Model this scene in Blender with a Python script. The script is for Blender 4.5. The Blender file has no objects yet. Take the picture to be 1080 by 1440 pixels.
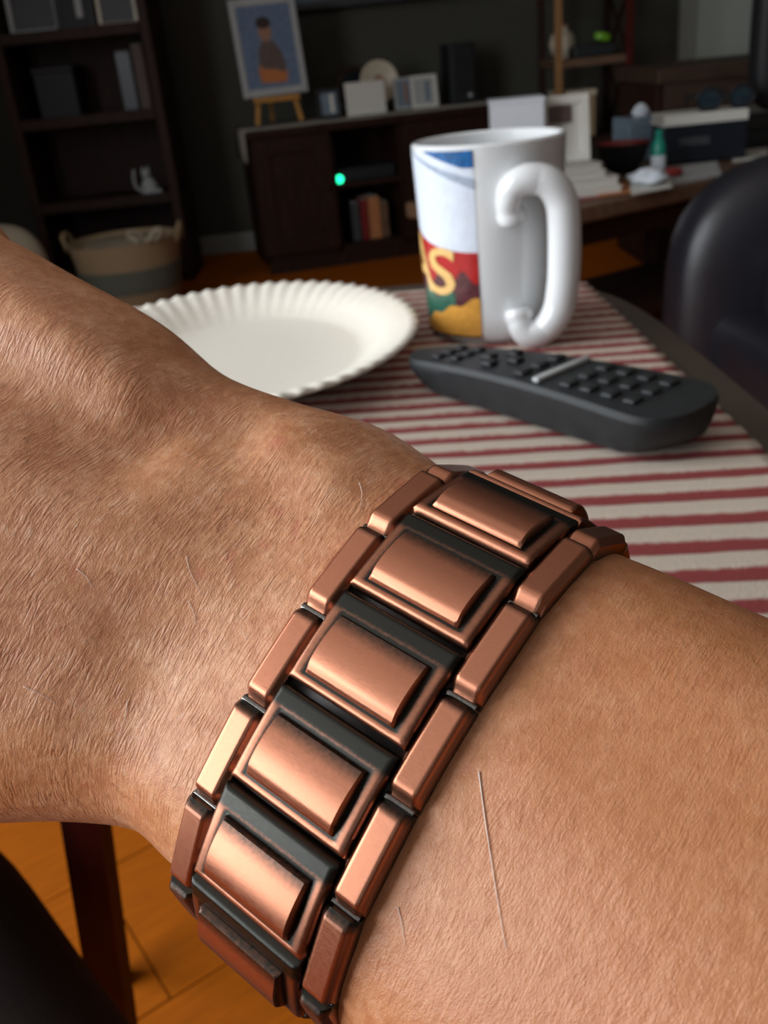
import bpy, bmesh, math, random
from mathutils import Vector, Matrix, noise
from mathutils.bvhtree import BVHTree
random.seed(7)
SC = bpy.context.scene
COL = SC.collection
PI = math.pi

# ------------------------------------------------------------------ camera
F, CX, CY, H = 1320.0, 540.0, 720.0, 0.82
_down = Vector((271.0, 2680.0, F)).normalized()
_fw = (Vector((0, 0, 1)) - _down * _down.z).normalized()
_rt = _down.cross(_fw)
if _rt.x < 0: _rt = -_rt
RC = Matrix((_rt, _fw, -_down))              # photo axes (right, down, forward) -> world
CAMLOC = Vector((0, 0, H))
def ray(x, y): return RC @ Vector(((x - CX) / F, (y - CY) / F, 1.0))
def PZ(x, y, z):                              # pixel -> point on a horizontal surface
    d = ray(x, y); return CAMLOC + d * ((z - H) / d.z)
def PY(x, y, Y):                              # pixel -> point on a plane facing the camera
    d = ray(x, y); return CAMLOC + d * (Y / d.y)

cd = bpy.data.cameras.new('camera'); cam = bpy.data.objects.new('camera', cd); COL.objects.link(cam)
X_, Y_, Z_ = RC @ Vector((1, 0, 0)), RC @ Vector((0, -1, 0)), RC @ Vector((0, 0, -1))
cam.matrix_world = Matrix(((X_.x, Y_.x, Z_.x, 0), (X_.y, Y_.y, Z_.y, 0), (X_.z, Y_.z, Z_.z, H), (0, 0, 0, 1)))
cd.sensor_fit = 'VERTICAL'; cd.sensor_height = 36.0; cd.lens = 36.0 * F / 1440.0
cd.clip_start = 0.01; cd.clip_end = 100
cd.dof.use_dof = True; cd.dof.focus_distance = 0.102; cd.dof.aperture_fstop = cd.lens / 0.70
SC.camera = cam

# ------------------------------------------------------------------ world, light, exposure
SC.view_settings.view_transform = 'Standard'; SC.view_settings.look = 'None'
SC.view_settings.gamma = 1.0; SC.view_settings.use_curve_mapping = False
SC.view_settings.exposure = 0.0
w = bpy.data.worlds.new('daylight'); SC.world = w; w.use_nodes = True
w.node_tree.nodes['Background'].inputs[0].default_value = (0.75, 0.86, 1.0, 1)
w.node_tree.nodes['Background'].inputs[1].default_value = 0.8
XL, XR, YB, YF, ZC = -1.75, 2.5, -2.2, 4.72, 2.5         # room
WIN = (-0.95, 1.15, 0.55, 2.15)                          # window in the left wall: y0, y1, z0, z1
def area(name, loc, rot, sx, sy, power, col):
    l = bpy.data.lights.new(name, 'AREA'); l.shape = 'RECTANGLE'; l.size = sx; l.size_y = sy
    l.energy = power; l.color = col
    o = bpy.data.objects.new(name, l); COL.objects.link(o); o.location = loc; o.rotation_euler = rot
    return o
area('window_daylight', (XL - 0.01, (WIN[0] + WIN[1]) / 2, (WIN[2] + WIN[3]) / 2), (0, -PI / 2, 0),
     WIN[3] - WIN[2] - .06, WIN[1] - WIN[0] - .06, 70.0, (0.94, 0.97, 1.0))
ADDED_WIN = (-1.15, 0.55, 0.95, 2.15)                         # added, unseen window in the wall behind the camera: x0, x1, z0, z1
area('window_daylight', ((ADDED_WIN[0] + ADDED_WIN[1]) / 2, YB + .01, (ADDED_WIN[2] + ADDED_WIN[3]) / 2), (PI / 2, 0, PI),
     ADDED_WIN[1] - ADDED_WIN[0] - .06, ADDED_WIN[3] - ADDED_WIN[2] - .06, 9.0, (1.0, 0.95, 0.88))  # area light put in to brighten camera-facing skin and bracelet

# ------------------------------------------------------------------ materials
MATS = {}
def nodemat(name):
    m = bpy.data.materials.new(name); m.use_nodes = True; MATS[name] = m
    nt = m.node_tree
    return m, nt, nt.nodes['Principled BSDF']
def N(nt, typ, **kw):
    n = nt.nodes.new(typ)
    for k, v in kw.items():
        if k.startswith('i_'):
            key = k[2:]; n.inputs[int(key) if key.isdigit() else key.replace('_', ' ')].default_value = v
        else: setattr(n, k, v)
    return n
def coords(nt, scale=(1, 1, 1), rot=(0, 0, 0)):
    tc = N(nt, 'ShaderNodeTexCoord'); mp = N(nt, 'ShaderNodeMapping')
    mp.inputs['Scale'].default_value = scale; mp.inputs['Rotation'].default_value = rot
    nt.links.new(tc.outputs['Object'], mp.inputs[0]); return mp.outputs[0]
def ramp(nt, fac, stops, interp='LINEAR'):
    r = N(nt, 'ShaderNodeValToRGB'); r.color_ramp.interpolation = interp
    el = r.color_ramp.elements
    while len(el) < len(stops): el.new(0.5)
    for e, (p, c) in zip(el, stops):
        e.position = p; e.color = (c, c, c, 1) if isinstance(c, (int, float)) else (*c, 1)
    nt.links.new(fac, r.inputs[0]); return r.outputs[0]
def mix(nt, fac, a, b):
    m = N(nt, 'ShaderNodeMix', data_type='RGBA')
    for sock, v in ((0, fac), (6, a), (7, b)):
        if hasattr(v, 'is_output'): nt.links.new(v, m.inputs[sock])
        else: m.inputs[sock].default_value = v if sock == 0 else (*v, 1)
    return m.outputs[2]
def mat(name, col, rough=0.6, metal=0.0, var=0.15, scale=30, stretch=(1, 1, 1), bump=0.0, spec=0.5, coat=0.0, sheen=0.0):
    m, nt, b = nodemat(name)
    v = coords(nt, tuple(s * scale for s in stretch))
    nz = N(nt, 'ShaderNodeTexNoise', i_Detail=4.0); nt.links.new(v, nz.inputs['Vector'])
    lo = tuple(c * (1 - var) for c in col); hi = tuple(min(1, c * (1 + var)) for c in col)
    nt.links.new(ramp(nt, nz.outputs[0], [(0.3, lo), (0.7, hi)]), b.inputs['Base Color'])
    b.inputs['Roughness'].default_value = rough; b.inputs['Metallic'].default_value = metal
    b.inputs['Specular IOR Level'].default_value = spec
    b.inputs['Coat Weight'].default_value = coat; b.inputs['Sheen Weight'].default_value = sheen
    if bump:
        bp = N(nt, 'ShaderNodeBump', i_Strength=0.6, i_Distance=bump)
        nt.links.new(nz.outputs[0], bp.inputs['Height']); nt.links.new(bp.outputs[0], b.inputs['Normal'])
    return m
def emis(name, col, s):
    m, nt, b = nodemat(name)
    b.inputs['Emission Color'].default_value = (*col, 1); b.inputs['Emission Strength'].default_value = s
    b.inputs['Base Color'].default_value = (*col, 1); return m

mat('wall_paint', (0.055, 0.055, 0.042), 0.8, var=.06, scale=6)
mat('wall_light', (0.20, 0.19, 0.16), 0.8, var=.04, scale=6)
mat('ceiling_paint', (0.72, 0.70, 0.66), 0.9, var=.03, scale=5)
mat('white_trim', (0.30, 0.31, 0.28), 0.8, var=.04, spec=.2)
mat('plank_wood', (0.36, 0.088, 0.002), 0.8, var=.14, scale=9, stretch=(.35, 3, 1), spec=.12)
mat('subfloor', (0.02, 0.01, 0.004), 0.9)
mat('dark_wood', (0.026, 0.009, 0.005), 0.6, var=.4, scale=14, stretch=(1, 1, .2), spec=.25)
mat('red_wood', (0.070, 0.007, 0.004), 0.6, var=.3, scale=14, stretch=(1, 1, .2), spec=.2)
mat('brown_wood', (0.15, 0.085, 0.05), 0.45, var=.25, scale=10, stretch=(.3, 2, 1))
mat('desk_wood', (0.060, 0.034, 0.022), 0.6, var=.25, scale=10, stretch=(.3, 2, 1), spec=.3)
mat('lens_dark', (0.025, 0.045, 0.060), 0.12, var=.3)
mat('light_wood', (0.30, 0.15, 0.05), 0.5, var=.2, scale=18, stretch=(1, 1, .2))
mat('orange_wood', (0.50, 0.24, 0.05), 0.5, var=.2, scale=18)
mat('table_top', (0.085, 0.066, 0.050), 0.5, var=.12, scale=18, stretch=(.3, 2, 1))
mat('cream_fabric', (0.40, 0.35, 0.26), 0.9, var=.2, scale=220, bump=.001)
mat('runner_fabric', (0.34, 0.31, 0.27), 0.9, var=.15, scale=150, bump=.001)
mat('basket_fibre', (0.36, 0.26, 0.15), 0.9, var=.3, scale=90, stretch=(1, 1, 3), bump=.002)
mat('basket_grey', (0.12, 0.13, 0.10), 0.9, var=.3, scale=90, bump=.002)
mat('paper_white', (0.84, 0.81, 0.71), 0.75, var=.03, scale=60, bump=.0003)
mat('paper_cool', (0.66, 0.72, 0.78), 0.7, var=.04)
mat('card_white', (0.70, 0.70, 0.64), 0.6, var=.03)
mat('page_edge', (0.55, 0.53, 0.48), 0.8, var=.1, scale=80, stretch=(.1, .1, 4))
mat('ceramic_white', (0.74, 0.76, 0.77), 0.16, var=.01, coat=.3)
mat('print_blue', (0.02, 0.11, 0.30), 0.2, var=.5, scale=90)
mat('print_sky', (0.66, 0.72, 0.82), 0.2, var=.05, scale=40)
mat('print_streak', (0.36, 0.42, 0.52), 0.2, var=.2, scale=80)
mat('print_red', (0.42, 0.018, 0.018), 0.2, var=.2, scale=90)
mat('print_plum', (0.10, 0.03, 0.035), 0.2, var=.7, scale=160)
mat('print_green', (0.03, 0.11, 0.075), 0.2, var=.6, scale=130)
mat('print_orange', (0.62, 0.30, 0.055), 0.2, var=.18, scale=110)
mat('print_dark', (0.035, 0.015, 0.01), 0.2, var=.3)
mat('print_gold', (0.74, 0.46, 0.16), 0.2, var=.12, scale=120)
mat('black_plastic', (0.012, 0.015, 0.017), 0.55, var=.2)
mat('black_rubber', (0.010, 0.011, 0.013), 0.6, var=.2)
mat('grey_plastic', (0.05, 0.055, 0.06), 0.5, var=.1)
mat('silver_plastic', (0.40, 0.42, 0.42), 0.4, var=.1)
mat('black_screen', (0.006, 0.007, 0.008), 0.15, var=.1)
mat('dark_leather', (0.012, 0.012, 0.017), 0.36, var=.3, scale=60, bump=.001)
mat('dark_cloth', (0.028, 0.015, 0.012), 0.9, var=.3, scale=200, bump=.0006)
mat('navy_board', (0.010, 0.014, 0.022), 0.35, var=.2)
mat('dark_glass', (0.012, 0.016, 0.018), 0.08, var=.1)
mat('blue_grey', (0.18, 0.24, 0.30), 0.3, var=.3, scale=20)
mat('teal_plastic', (0.01, 0.28, 0.20), 0.3, var=.1)
mat('green_leaf', (0.16, 0.42, 0.015), 0.4, var=.2)
mat('dull_red', (0.22, 0.02, 0.02), 0.4, var=.2)
mat('orange_paper', (0.52, 0.21, 0.08), 0.5, var=.35, scale=35)
mat('skin_print', (0.34, 0.18, 0.11), 0.6, var=.15)
mat('paint_blue', (0.13, 0.19, 0.29), 0.7, var=.3, scale=22)
mat('paint_orange', (0.50, 0.17, 0.045), 0.7, var=.2, scale=22)
mat('paint_brown', (0.12, 0.085, 0.075), 0.7, var=.2, scale=22)
mat('paint_hair', (0.035, 0.02, 0.015), 0.7)
mat('mount_board', (0.42, 0.44, 0.44), 0.8, var=.3, scale=45, bump=.001)
mat('plate_cream', (0.62, 0.55, 0.42), 0.3, var=.2, scale=25)
mat('curtain', (0.40, 0.45, 0.40), 0.85, var=.08, scale=30, stretch=(6, 1, .2))
mat('steel', (0.55, 0.55, 0.55), 0.25, metal=1.0, var=.1)
mat('pin_steel', (0.16, 0.15, 0.14), 0.2, metal=1.0, var=.2, scale=500)
mat('copper_dark', (0.018, 0.016, 0.015), 0.4, metal=.6, var=.3, scale=400)
mat('hair_pale', (0.75, 0.66, 0.58), 0.5, var=.05)
mat('nail', (0.62, 0.36, 0.28), 0.3, var=.05, scale=90)
emis('led_green', (0.02, 1.0, 0.45), 3.0)
g, nt, b = nodemat('window_glass')
b.inputs['Transmission Weight'].default_value = 1.0; b.inputs['Roughness'].default_value = 0.0; b.inputs['IOR'].default_value = 1.01

# striped cotton mat: dark red bands in the weave
m, nt, b = nodemat('striped_cotton')
tc = N(nt, 'ShaderNodeTexCoord'); sp = N(nt, 'ShaderNodeSeparateXYZ'); at = N(nt, 'ShaderNodeAttribute', attribute_name='stripe')
fine = N(nt, 'ShaderNodeTexNoise', i_Scale=900.0, i_Detail=2.0); nt.links.new(tc.outputs['Object'], fine.inputs['Vector'])
edge = N(nt, 'ShaderNodeTexNoise', i_Scale=240.0, i_Detail=2.0); nt.links.new(tc.outputs['Object'], edge.inputs['Vector'])
ad = N(nt, 'ShaderNodeMath', operation='MULTIPLY_ADD'); nt.links.new(edge.outputs[0], ad.inputs[0]); ad.inputs[1].default_value = .22
nt.links.new(at.outputs['Fac'], ad.inputs[2])
fac = ramp(nt, ad.outputs[0], [(0.52, 0.0), (0.70, 1.0)])
cr = mix(nt, fine.outputs[0], (0.46, 0.385, 0.31), (0.60, 0.52, 0.435))
rd = mix(nt, fine.outputs[0], (0.17, 0.020, 0.022), (0.30, 0.055, 0.055))
nt.links.new(mix(nt, fac, cr, rd), b.inputs['Base Color']); b.inputs['Roughness'].default_value = .95
bp = N(nt, 'ShaderNodeBump', i_Strength=0.7, i_Distance=.0006); nt.links.new(fine.outputs[0], bp.inputs['Height']); nt.links.new(bp.outputs[0], b.inputs['Normal'])

# antique copper: polished copper with black patina and painted dark reflections, held by a per-vertex value
m, nt, b = nodemat('antique_copper')
at = N(nt, 'ShaderNodeAttribute', attribute_name='patina_refl')
v = coords(nt, (260, 2600, 1200)); brushed = N(nt, 'ShaderNodeTexNoise', i_Detail=3.0); nt.links.new(v, brushed.inputs['Vector'])
v2 = coords(nt, (420, 420, 420)); blot = N(nt, 'ShaderNodeTexNoise', i_Detail=5.0); nt.links.new(v2, blot.inputs['Vector'])
a1 = N(nt, 'ShaderNodeMath', operation='MULTIPLY_ADD'); nt.links.new(blot.outputs[0], a1.inputs[0]); a1.inputs[1].default_value = .35
nt.links.new(at.outputs['Fac'], a1.inputs[2])
pat = ramp(nt, a1.outputs[0], [(0.28, 0.0), (1.0, 1.0)])
cop = mix(nt, brushed.outputs[0], (0.39, 0.153, 0.087), (0.53, 0.228, 0.14))
nt.links.new(mix(nt, pat, cop, (0.040, 0.040, 0.036)), b.inputs['Base Color'])
b.inputs['Metallic'].default_value = 1.0
nt.links.new(ramp(nt, brushed.outputs[0], [(0.3, 0.30), (0.7, 0.42)]), b.inputs['Roughness'])
bp = N(nt, 'ShaderNodeBump', i_Strength=0.25, i_Distance=.00003); nt.links.new(brushed.outputs[0], bp.inputs['Height']); nt.links.new(bp.outputs[0], b.inputs['Normal'])

# skin: mottled tan with freckles, red blotches and fine creases running round the wrist
m, nt, b = nodemat('skin')
def tex(scale, rot=(0, 0, 0), typ='ShaderNodeTexNoise', **kw):
    t_ = N(nt, typ, **kw); nt.links.new(coords(nt, scale, rot), t_.inputs['Vector']); return t_.outputs[0]
def math2(op, a_, b_):
    m_ = N(nt, 'ShaderNodeMath', operation=op); m_.inputs[2].default_value = .5
    for k, v in ((0, a_), (1, b_)):
        if hasattr(v, 'is_output'): nt.links.new(v, m_.inputs[k])
        else: m_.inputs[k].default_value = v
    return m_.outputs[0]
def ridged(t_, wdt):                                   # 0 in a thin crease, 1 beside it
    return ramp(nt, math2('ABSOLUTE', math2('SUBTRACT', t_, .5), 0), [(0.0, 0.0), (wdt, 1.0)])
big = tex((38, 38, 38), i_Detail=5.0, i_Roughness=.62)
mid_ = tex((150, 105, 105), i_Detail=4.0, i_Roughness=.65)
frk = tex((230, 190, 190), i_Detail=3.0)
red = tex((70, 70, 70), (1, 2, 3), i_Detail=2.0)
where = ramp(nt, tex((60, 60, 60), (.5, .2, 0), i_Detail=2.0), [(0.36, 0.12), (0.64, 1.0)])
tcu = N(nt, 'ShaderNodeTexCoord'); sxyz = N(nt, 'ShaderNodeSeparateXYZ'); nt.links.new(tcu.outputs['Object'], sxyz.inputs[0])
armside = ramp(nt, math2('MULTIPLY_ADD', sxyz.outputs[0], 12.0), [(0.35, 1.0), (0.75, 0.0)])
where = math2('MULTIPLY', where, ramp(nt, armside, [(0.0, 0.38), (1.0, 1.0)]))
long_ = ridged(tex((330, 48, 48), (0, 0, .14), i_Detail=1.5, i_Roughness=.5, i_Distortion=.25), .13)
fine_ = tex((900, 420, 420), (0, 0, -.30), i_Detail=3.0, i_Roughness=.55, i_Distortion=.4)
cell = tex((900, 620, 620), (0, 0, .6), 'ShaderNodeTexVoronoi', feature='DISTANCE_TO_EDGE')
c0 = ramp(nt, big, [(0.28, (0.53, 0.215, 0.086)), (0.5, (0.70, 0.325, 0.158)), (0.72, (0.82, 0.445, 0.252))])
c1 = mix(nt, ramp(nt, mid_, [(0.30, 0.55), (0.55, 0.0)]), c0, (0.46, 0.17, 0.08))
c1 = mix(nt, ramp(nt, mid_, [(0.55, 0.0), (0.78, 0.55)]), c1, (0.86, 0.56, 0.40))
c1 = mix(nt, ramp(nt, frk, [(0.60, 0.0), (0.80, 0.75)]), c1, (0.40, 0.13, 0.05))
c1 = mix(nt, math2('MULTIPLY', ramp(nt, armside, [(0.0, 1.0), (1.0, 0.0)]), ramp(nt, tex((120, 95, 95), (.3, .9, .1), i_Detail=5.0, i_Roughness=.7), [(0.48, 0.0), (0.66, 0.75)])), c1, (0.40, 0.125, 0.045))
c1 = mix(nt, ramp(nt, red, [(0.62, 0.0), (0.80, 0.55)]), c1, (0.60, 0.17, 0.11))
c1 = mix(nt, ramp(nt, armside, [(0.0, 0.72), (1.0, 0.06)]), c1, (0.42, 0.158, 0.056))  # forearm browner, with its dimmer light also darkened into the colour
c2 = mix(nt, math2('MULTIPLY', ramp(nt, long_, [(0.0, 0.26), (1.0, 0.0)]), where), c1, (0.40, 0.15, 0.07))
c2 = mix(nt, math2('MULTIPLY', ramp(nt, fine_, [(0.56, 0.0), (0.80, 0.34)]), where), c2, (0.90, 0.64, 0.50))
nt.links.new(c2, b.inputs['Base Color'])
b.inputs['Roughness'].default_value = .42; b.inputs['Specular IOR Level'].default_value = .5
b.inputs['Subsurface Weight'].default_value = .1; b.inputs['Subsurface Radius'].default_value = (1.0, .35, .2); b.inputs['Subsurface Scale'].default_value = .0015
hs = math2('ADD', math2('MULTIPLY', math2('MULTIPLY', long_, where), .30), math2('MULTIPLY', mid_, .6))
hs = math2('ADD', hs, math2('ADD', math2('MULTIPLY', fine_, .30), math2('MULTIPLY', cell, .16)))
bp = N(nt, 'ShaderNodeBump', i_Strength=0.45, i_Distance=.00055); nt.links.new(hs, bp.inputs['Height']); nt.links.new(bp.outputs[0], b.inputs['Normal'])

# ------------------------------------------------------------------ mesh helpers
class MB:
    def __init__(s, M=None): s.v, s.f, s.M = [], [], M or Matrix.Identity(4)
    def add(s, vs, fs):
        o = len(s.v); s.v += [s.M @ Vector(p) for p in vs]; s.f += [tuple(i + o for i in q) for q in fs]; return s
    def box(s, c, d, rz=0.0, bev=0.0, seg=2, R=None):
        bm = bmesh.new(); bmesh.ops.create_cube(bm, size=1.0)
        for q in bm.verts: q.co = Vector((q.co.x * d[0], q.co.y * d[1], q.co.z * d[2]))
        if bev: bmesh.ops.bevel(bm, geom=bm.edges[:], offset=min(bev, min(d) * .49), segments=seg, profile=.5, affect='EDGES')
        T = Matrix.Translation(c) @ (R.to_4x4() if R else Matrix.Rotation(rz, 4, 'Z'))
        bm.verts.ensure_lookup_table(); bm.verts.index_update()
        s.add([T @ q.co for q in bm.verts], [[q.index for q in fc.verts] for fc in bm.faces]); bm.free(); return s
    def tube(s, pts, rad, n=10, cap=True, flat=1.0):
        pts = [Vector(p) for p in pts]; rad = rad if isinstance(rad, (list, tuple)) else [rad] * len(pts)
        vs, fs = [], []; up = None
        for i, p in enumerate(pts):
            t = (pts[min(i + 1, len(pts) - 1)] - pts[max(i - 1, 0)]).normalized()
            if up is None: up = t.orthogonal().normalized()
            up = (up - t * up.dot(t)).normalized(); sd = t.cross(up)
            for k in range(n):
                a = 2 * PI * k / n; vs.append(p + (up * math.cos(a) * flat + sd * math.sin(a)) * rad[i])
        for i in range(len(pts) - 1):
            for k in range(n): fs.append((i * n + k, i * n + (k + 1) % n, (i + 1) * n + (k + 1) % n, (i + 1) * n + k))
        if cap: fs.append(tuple(range(n))[::-1]); fs.append(tuple((len(pts) - 1) * n + k for k in range(n)))
        return s.add(vs, fs)
    def lathe(s, prof, c=(0, 0, 0), n=32, sx=1.0, sy=1.0, cap=True):
        vs, fs = [], []
        for r, z in prof:
            for k in range(n):
                a = 2 * PI * k / n; vs.append((c[0] + r * math.cos(a) * sx, c[1] + r * math.sin(a) * sy, c[2] + z))
        for i in range(len(prof) - 1):
            for k in range(n): fs.append((i * n + k, i * n + (k + 1) % n, (i + 1) * n + (k + 1) % n, (i + 1) * n + k))
        if cap:
            fs.append(tuple(range(n))[::-1]); fs.append(tuple((len(prof) - 1) * n + k for k in range(n)))
        return s.add(vs, fs)
    def prism(s, poly, a, b):                 # poly of 2D points extruded along z
        n = len(poly); vs = [(x, y, a) for x, y in poly] + [(x, y, b) for x, y in poly]
        return s.add(vs, [tuple(range(n))[::-1], tuple(range(n, 2 * n))] + [(i, (i + 1) % n, n + (i + 1) % n, n + i) for i in range(n)])
    def grid(s, rows, closed=False):
        nr, nc = len(rows), len(rows[0]); vs = [p for r in rows for p in r]; fs = []
        for i in range(nr - 1):
            for k in range(nc if closed else nc - 1): fs.append((i * nc + k, i * nc + (k + 1) % nc, (i + 1) * nc + (k + 1) % nc, (i + 1) * nc + k))
        return s.add(vs, fs)
    def mesh(s, name, material, smooth=False, origin=None):
        o = Vector(origin) if origin is not None else Vector((0, 0, 0))
        me = bpy.data.meshes.new(name); me.from_pydata([p - o for p in s.v], [], s.f)
        bm = bmesh.new(); bm.from_mesh(me); bmesh.ops.recalc_face_normals(bm, faces=bm.faces[:]); bm.to_mesh(me); bm.free()
        me.materials.append(MATS[material])
        if smooth:
            for p in me.polygons: p.use_smooth = True
            if smooth != 'all': me.set_sharp_from_angle(angle=math.radians(38))
        return me
    def build(s, name, material, parent=None, smooth=False, base=None):
        org = base if base is not None else (parent['_o'] if parent is not None and '_o' in parent else None)
        if parent is None and base is None:
            lo = [min(p[i] for p in s.v) for i in range(3)]; hi = [max(p[i] for p in s.v) for i in range(3)]
            org = ((lo[0] + hi[0]) / 2, (lo[1] + hi[1]) / 2, lo[2])
        ob = bpy.data.objects.new(name, s.mesh(name, material, smooth, org)); COL.objects.link(ob)
        if parent is not None: ob.parent = parent; ob['_o'] = tuple(parent['_o']) if '_o' in parent else (0, 0, 0)
        else: ob.location = org; ob['_o'] = tuple(org)
        return ob
def tag(o, label, cat, group=None):
    o['label'] = label; o['category'] = cat
    if group: o['group'] = group
    return o
def thing(name, label, cat, base, group=None):
    o = bpy.data.objects.new(name, None); COL.objects.link(o); o.location = base; o.empty_display_size = .02
    o['_o'] = tuple(base); return tag(o, label, cat, group)
def struct(o): o['kind'] = 'structure'; return o

# ------------------------------------------------------------------ the room
TH = .12
fl = struct(MB().box(((XL + XR) / 2, (YB + YF) / 2, -.035), (XR - XL, YF - YB, .03)).build('floor', 'subfloor', base=(0, 0, 0)))
PL, PW = 1.25, 0.205
PANG = math.atan2(.052, .079)                # the boards run diagonally
ca, sa = math.cos(PANG), math.sin(PANG)
def clip_room(poly):
    for ax_i, lim, sg in ((0, XL, 1), (0, XR, -1), (1, YB, 1), (1, YF, -1)):
        out = []
        for a_, b_ in zip(poly, poly[1:] + poly[:1]):
            da, db = sg * (a_[ax_i] - lim), sg * (b_[ax_i] - lim)
            if da >= 0: out.append(a_)
            if da * db < 0:
                t = da / (da - db); out.append((a_[0] + (b_[0] - a_[0]) * t, a_[1] + (b_[1] - a_[1]) * t))
        poly = out
        if len(poly) < 3: return None
    return poly
n0 = -.195 * -sa + .674 * ca                  # a joint seen between the table leg and the bracelet
l0 = -.262 * ca + .640 * sa
for j in range(-45, 46):
    for i in range(-6, 7):
        a0 = l0 + (i + [0.0, .44, .2, .68][j % 4]) * PL; b0 = n0 + j * PW
        cs_ = [(a0, b0 + .001), (a0 + PL - .002, b0 + .001), (a0 + PL - .002, b0 + PW - .001), (a0, b0 + PW - .001)]
        pw_ = clip_room([(x * ca - y * sa, x * sa + y * ca) for x, y in cs_])
        if not pw_: continue
        ar = abs(sum(p[0] * q[1] - q[0] * p[1] for p, q in zip(pw_, pw_[1:] + pw_[:1]))) / 2
        if ar < .002: continue
        loc_ = [(x * ca + y * sa, -x * sa + y * ca) for x, y in pw_]; mx_ = sum(p[0] for p in loc_) / len(loc_); my_ = sum(p[1] for p in loc_) / len(loc_)
        mb_ = MB(); mb_.prism([(p[0] - mx_, p[1] - my_) for p in loc_], -.02, 0)
        o = bpy.data.objects.new('plank', mb_.mesh('plank', 'plank_wood')); COL.objects.link(o); o.parent = fl
        o.location = (mx_ * ca - my_ * sa, mx_ * sa + my_ * ca, 0); o.rotation_euler = (0, 0, PANG)
struct(MB().box(((XL + XR) / 2, (YB + YF) / 2, ZC + .05), (XR - XL + .3, YF - YB + .3, .1)).build('ceiling', 'ceiling_paint', base=(0, 0, 0)))
struct(MB().box(((XL + XR) / 2, YF + TH / 2, ZC / 2 - .03), (XR - XL + .3, TH, ZC + .06)).build('wall_back', 'wall_paint', base=(0, 0, 0)))
wf = MB(); y = YB - TH / 2; x0, x1, z0, z1 = ADDED_WIN
wf.box(((XL - .15 + x0) / 2, y, ZC / 2 - .03), (x0 - XL + .15, TH, ZC + .06)); wf.box(((XR + .15 + x1) / 2, y, ZC / 2 - .03), (XR + .15 - x1, TH, ZC + .06))
wf.box(((x0 + x1) / 2, y, z0 / 2 - .03), (x1 - x0, TH, z0 + .06)); wf.box(((x0 + x1) / 2, y, (z1 + ZC) / 2), (x1 - x0, TH, ZC - z1))
struct(wf.build('wall_front', 'wall_light', base=(0, 0, 0)))
wn = bpy.data.objects.new('added_window', None); COL.objects.link(wn); wn.location = ((x0 + x1) / 2, YB - .08, z0); wn['_o'] = tuple(wn.location); struct(wn)
fr = MB()
for zz in (z0 + .025, z1 - .025): fr.box(((x0 + x1) / 2, YB - .08, zz), (x1 - x0, .06, .05))
for xx in (x0 + .025, (x0 + x1) / 2, x1 - .025): fr.box((xx, YB - .08, (z0 + z1) / 2), (.05, .06, z1 - z0))
fr.build('window_frame', 'white_trim', wn)
for xa, xb in ((x0 + .05, (x0 + x1) / 2 - .025), ((x0 + x1) / 2 + .025, x1 - .05)):
    MB().box(((xa + xb) / 2, YB - .08, (z0 + z1) / 2), (xb - xa, .006, z1 - z0 - .1)).build('window_pane', 'window_glass', wn)
struct(MB().box((XR + TH / 2, (YB + YF) / 2, ZC / 2 - .03), (TH, YF - YB, ZC + .06)).build('wall_right', 'wall_light', base=(0, 0, 0)))
wl = MB(); x = XL - TH / 2; y0, y1, z0, z1 = WIN
wl.box((x, (YB + y0) / 2, ZC / 2 - .03), (TH, y0 - YB, ZC + .06)); wl.box((x, (YF + y1) / 2, ZC / 2 - .03), (TH, YF - y1, ZC + .06))
wl.box((x, (y0 + y1) / 2, z0 / 2 - .03), (TH, y1 - y0, z0 + .06)); wl.box((x, (y0 + y1) / 2, (z1 + ZC) / 2), (TH, y1 - y0, ZC - z1))
struct(wl.build('wall_left', 'wall_paint', base=(0, 0, 0)))
wn = bpy.data.objects.new('window_1', None); COL.objects.link(wn); wn.location = (XL - .08, (y0 + y1) / 2, z0); wn['_o'] = tuple(wn.location); struct(wn)
fr = MB()
for zz in (z0 + .025, z1 - .025): fr.box((XL - .08, (y0 + y1) / 2, zz), (.06, y1 - y0, .05))
for yy in (y0 + .025, (y0 + y1) / 2, y1 - .025): fr.box((XL - .08, yy, (z0 + z1) / 2), (.06, .05, z1 - z0))
fr.build('window_frame', 'white_trim', wn)
for s in (0, 1):
    ya, yb = (y0 + .05, (y0 + y1) / 2 - .025) if s == 0 else ((y0 + y1) / 2 + .025, y1 - .05)
    MB().box((XL - .08, (ya + yb) / 2, (z0 + z1) / 2), (.006, yb - ya, z1 - z0 - .1)).build('window_pane', 'window_glass', wn)
struct(MB().box(((XL + XR) / 2, YF - .008, .045), (XR - XL, .016, .09), bev=.004).build('baseboard_back', 'white_trim', base=(0, 0, 0)))
# pale door at the right end of the back wall
dr = bpy.data.objects.new('door_1', None); COL.objects.link(dr); dr.location = (1.95, YF - .02, 0); dr['_o'] = tuple(dr.location); struct(dr)
MB().box((1.95, YF - .02, 1.0), (.66, .03, 2.0), bev=.004).build('door_panel', 'curtain', dr)
f2 = MB()
for sx in (-.37, .37): f2.box((1.95 + sx, YF - .02, 1.02), (.075, .04, 2.08), bev=.004)
f2.box((1.95, YF - .02, 2.06), (.66, .04, .075), bev=.004); f2.build('door_frame', 'white_trim', dr)

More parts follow.
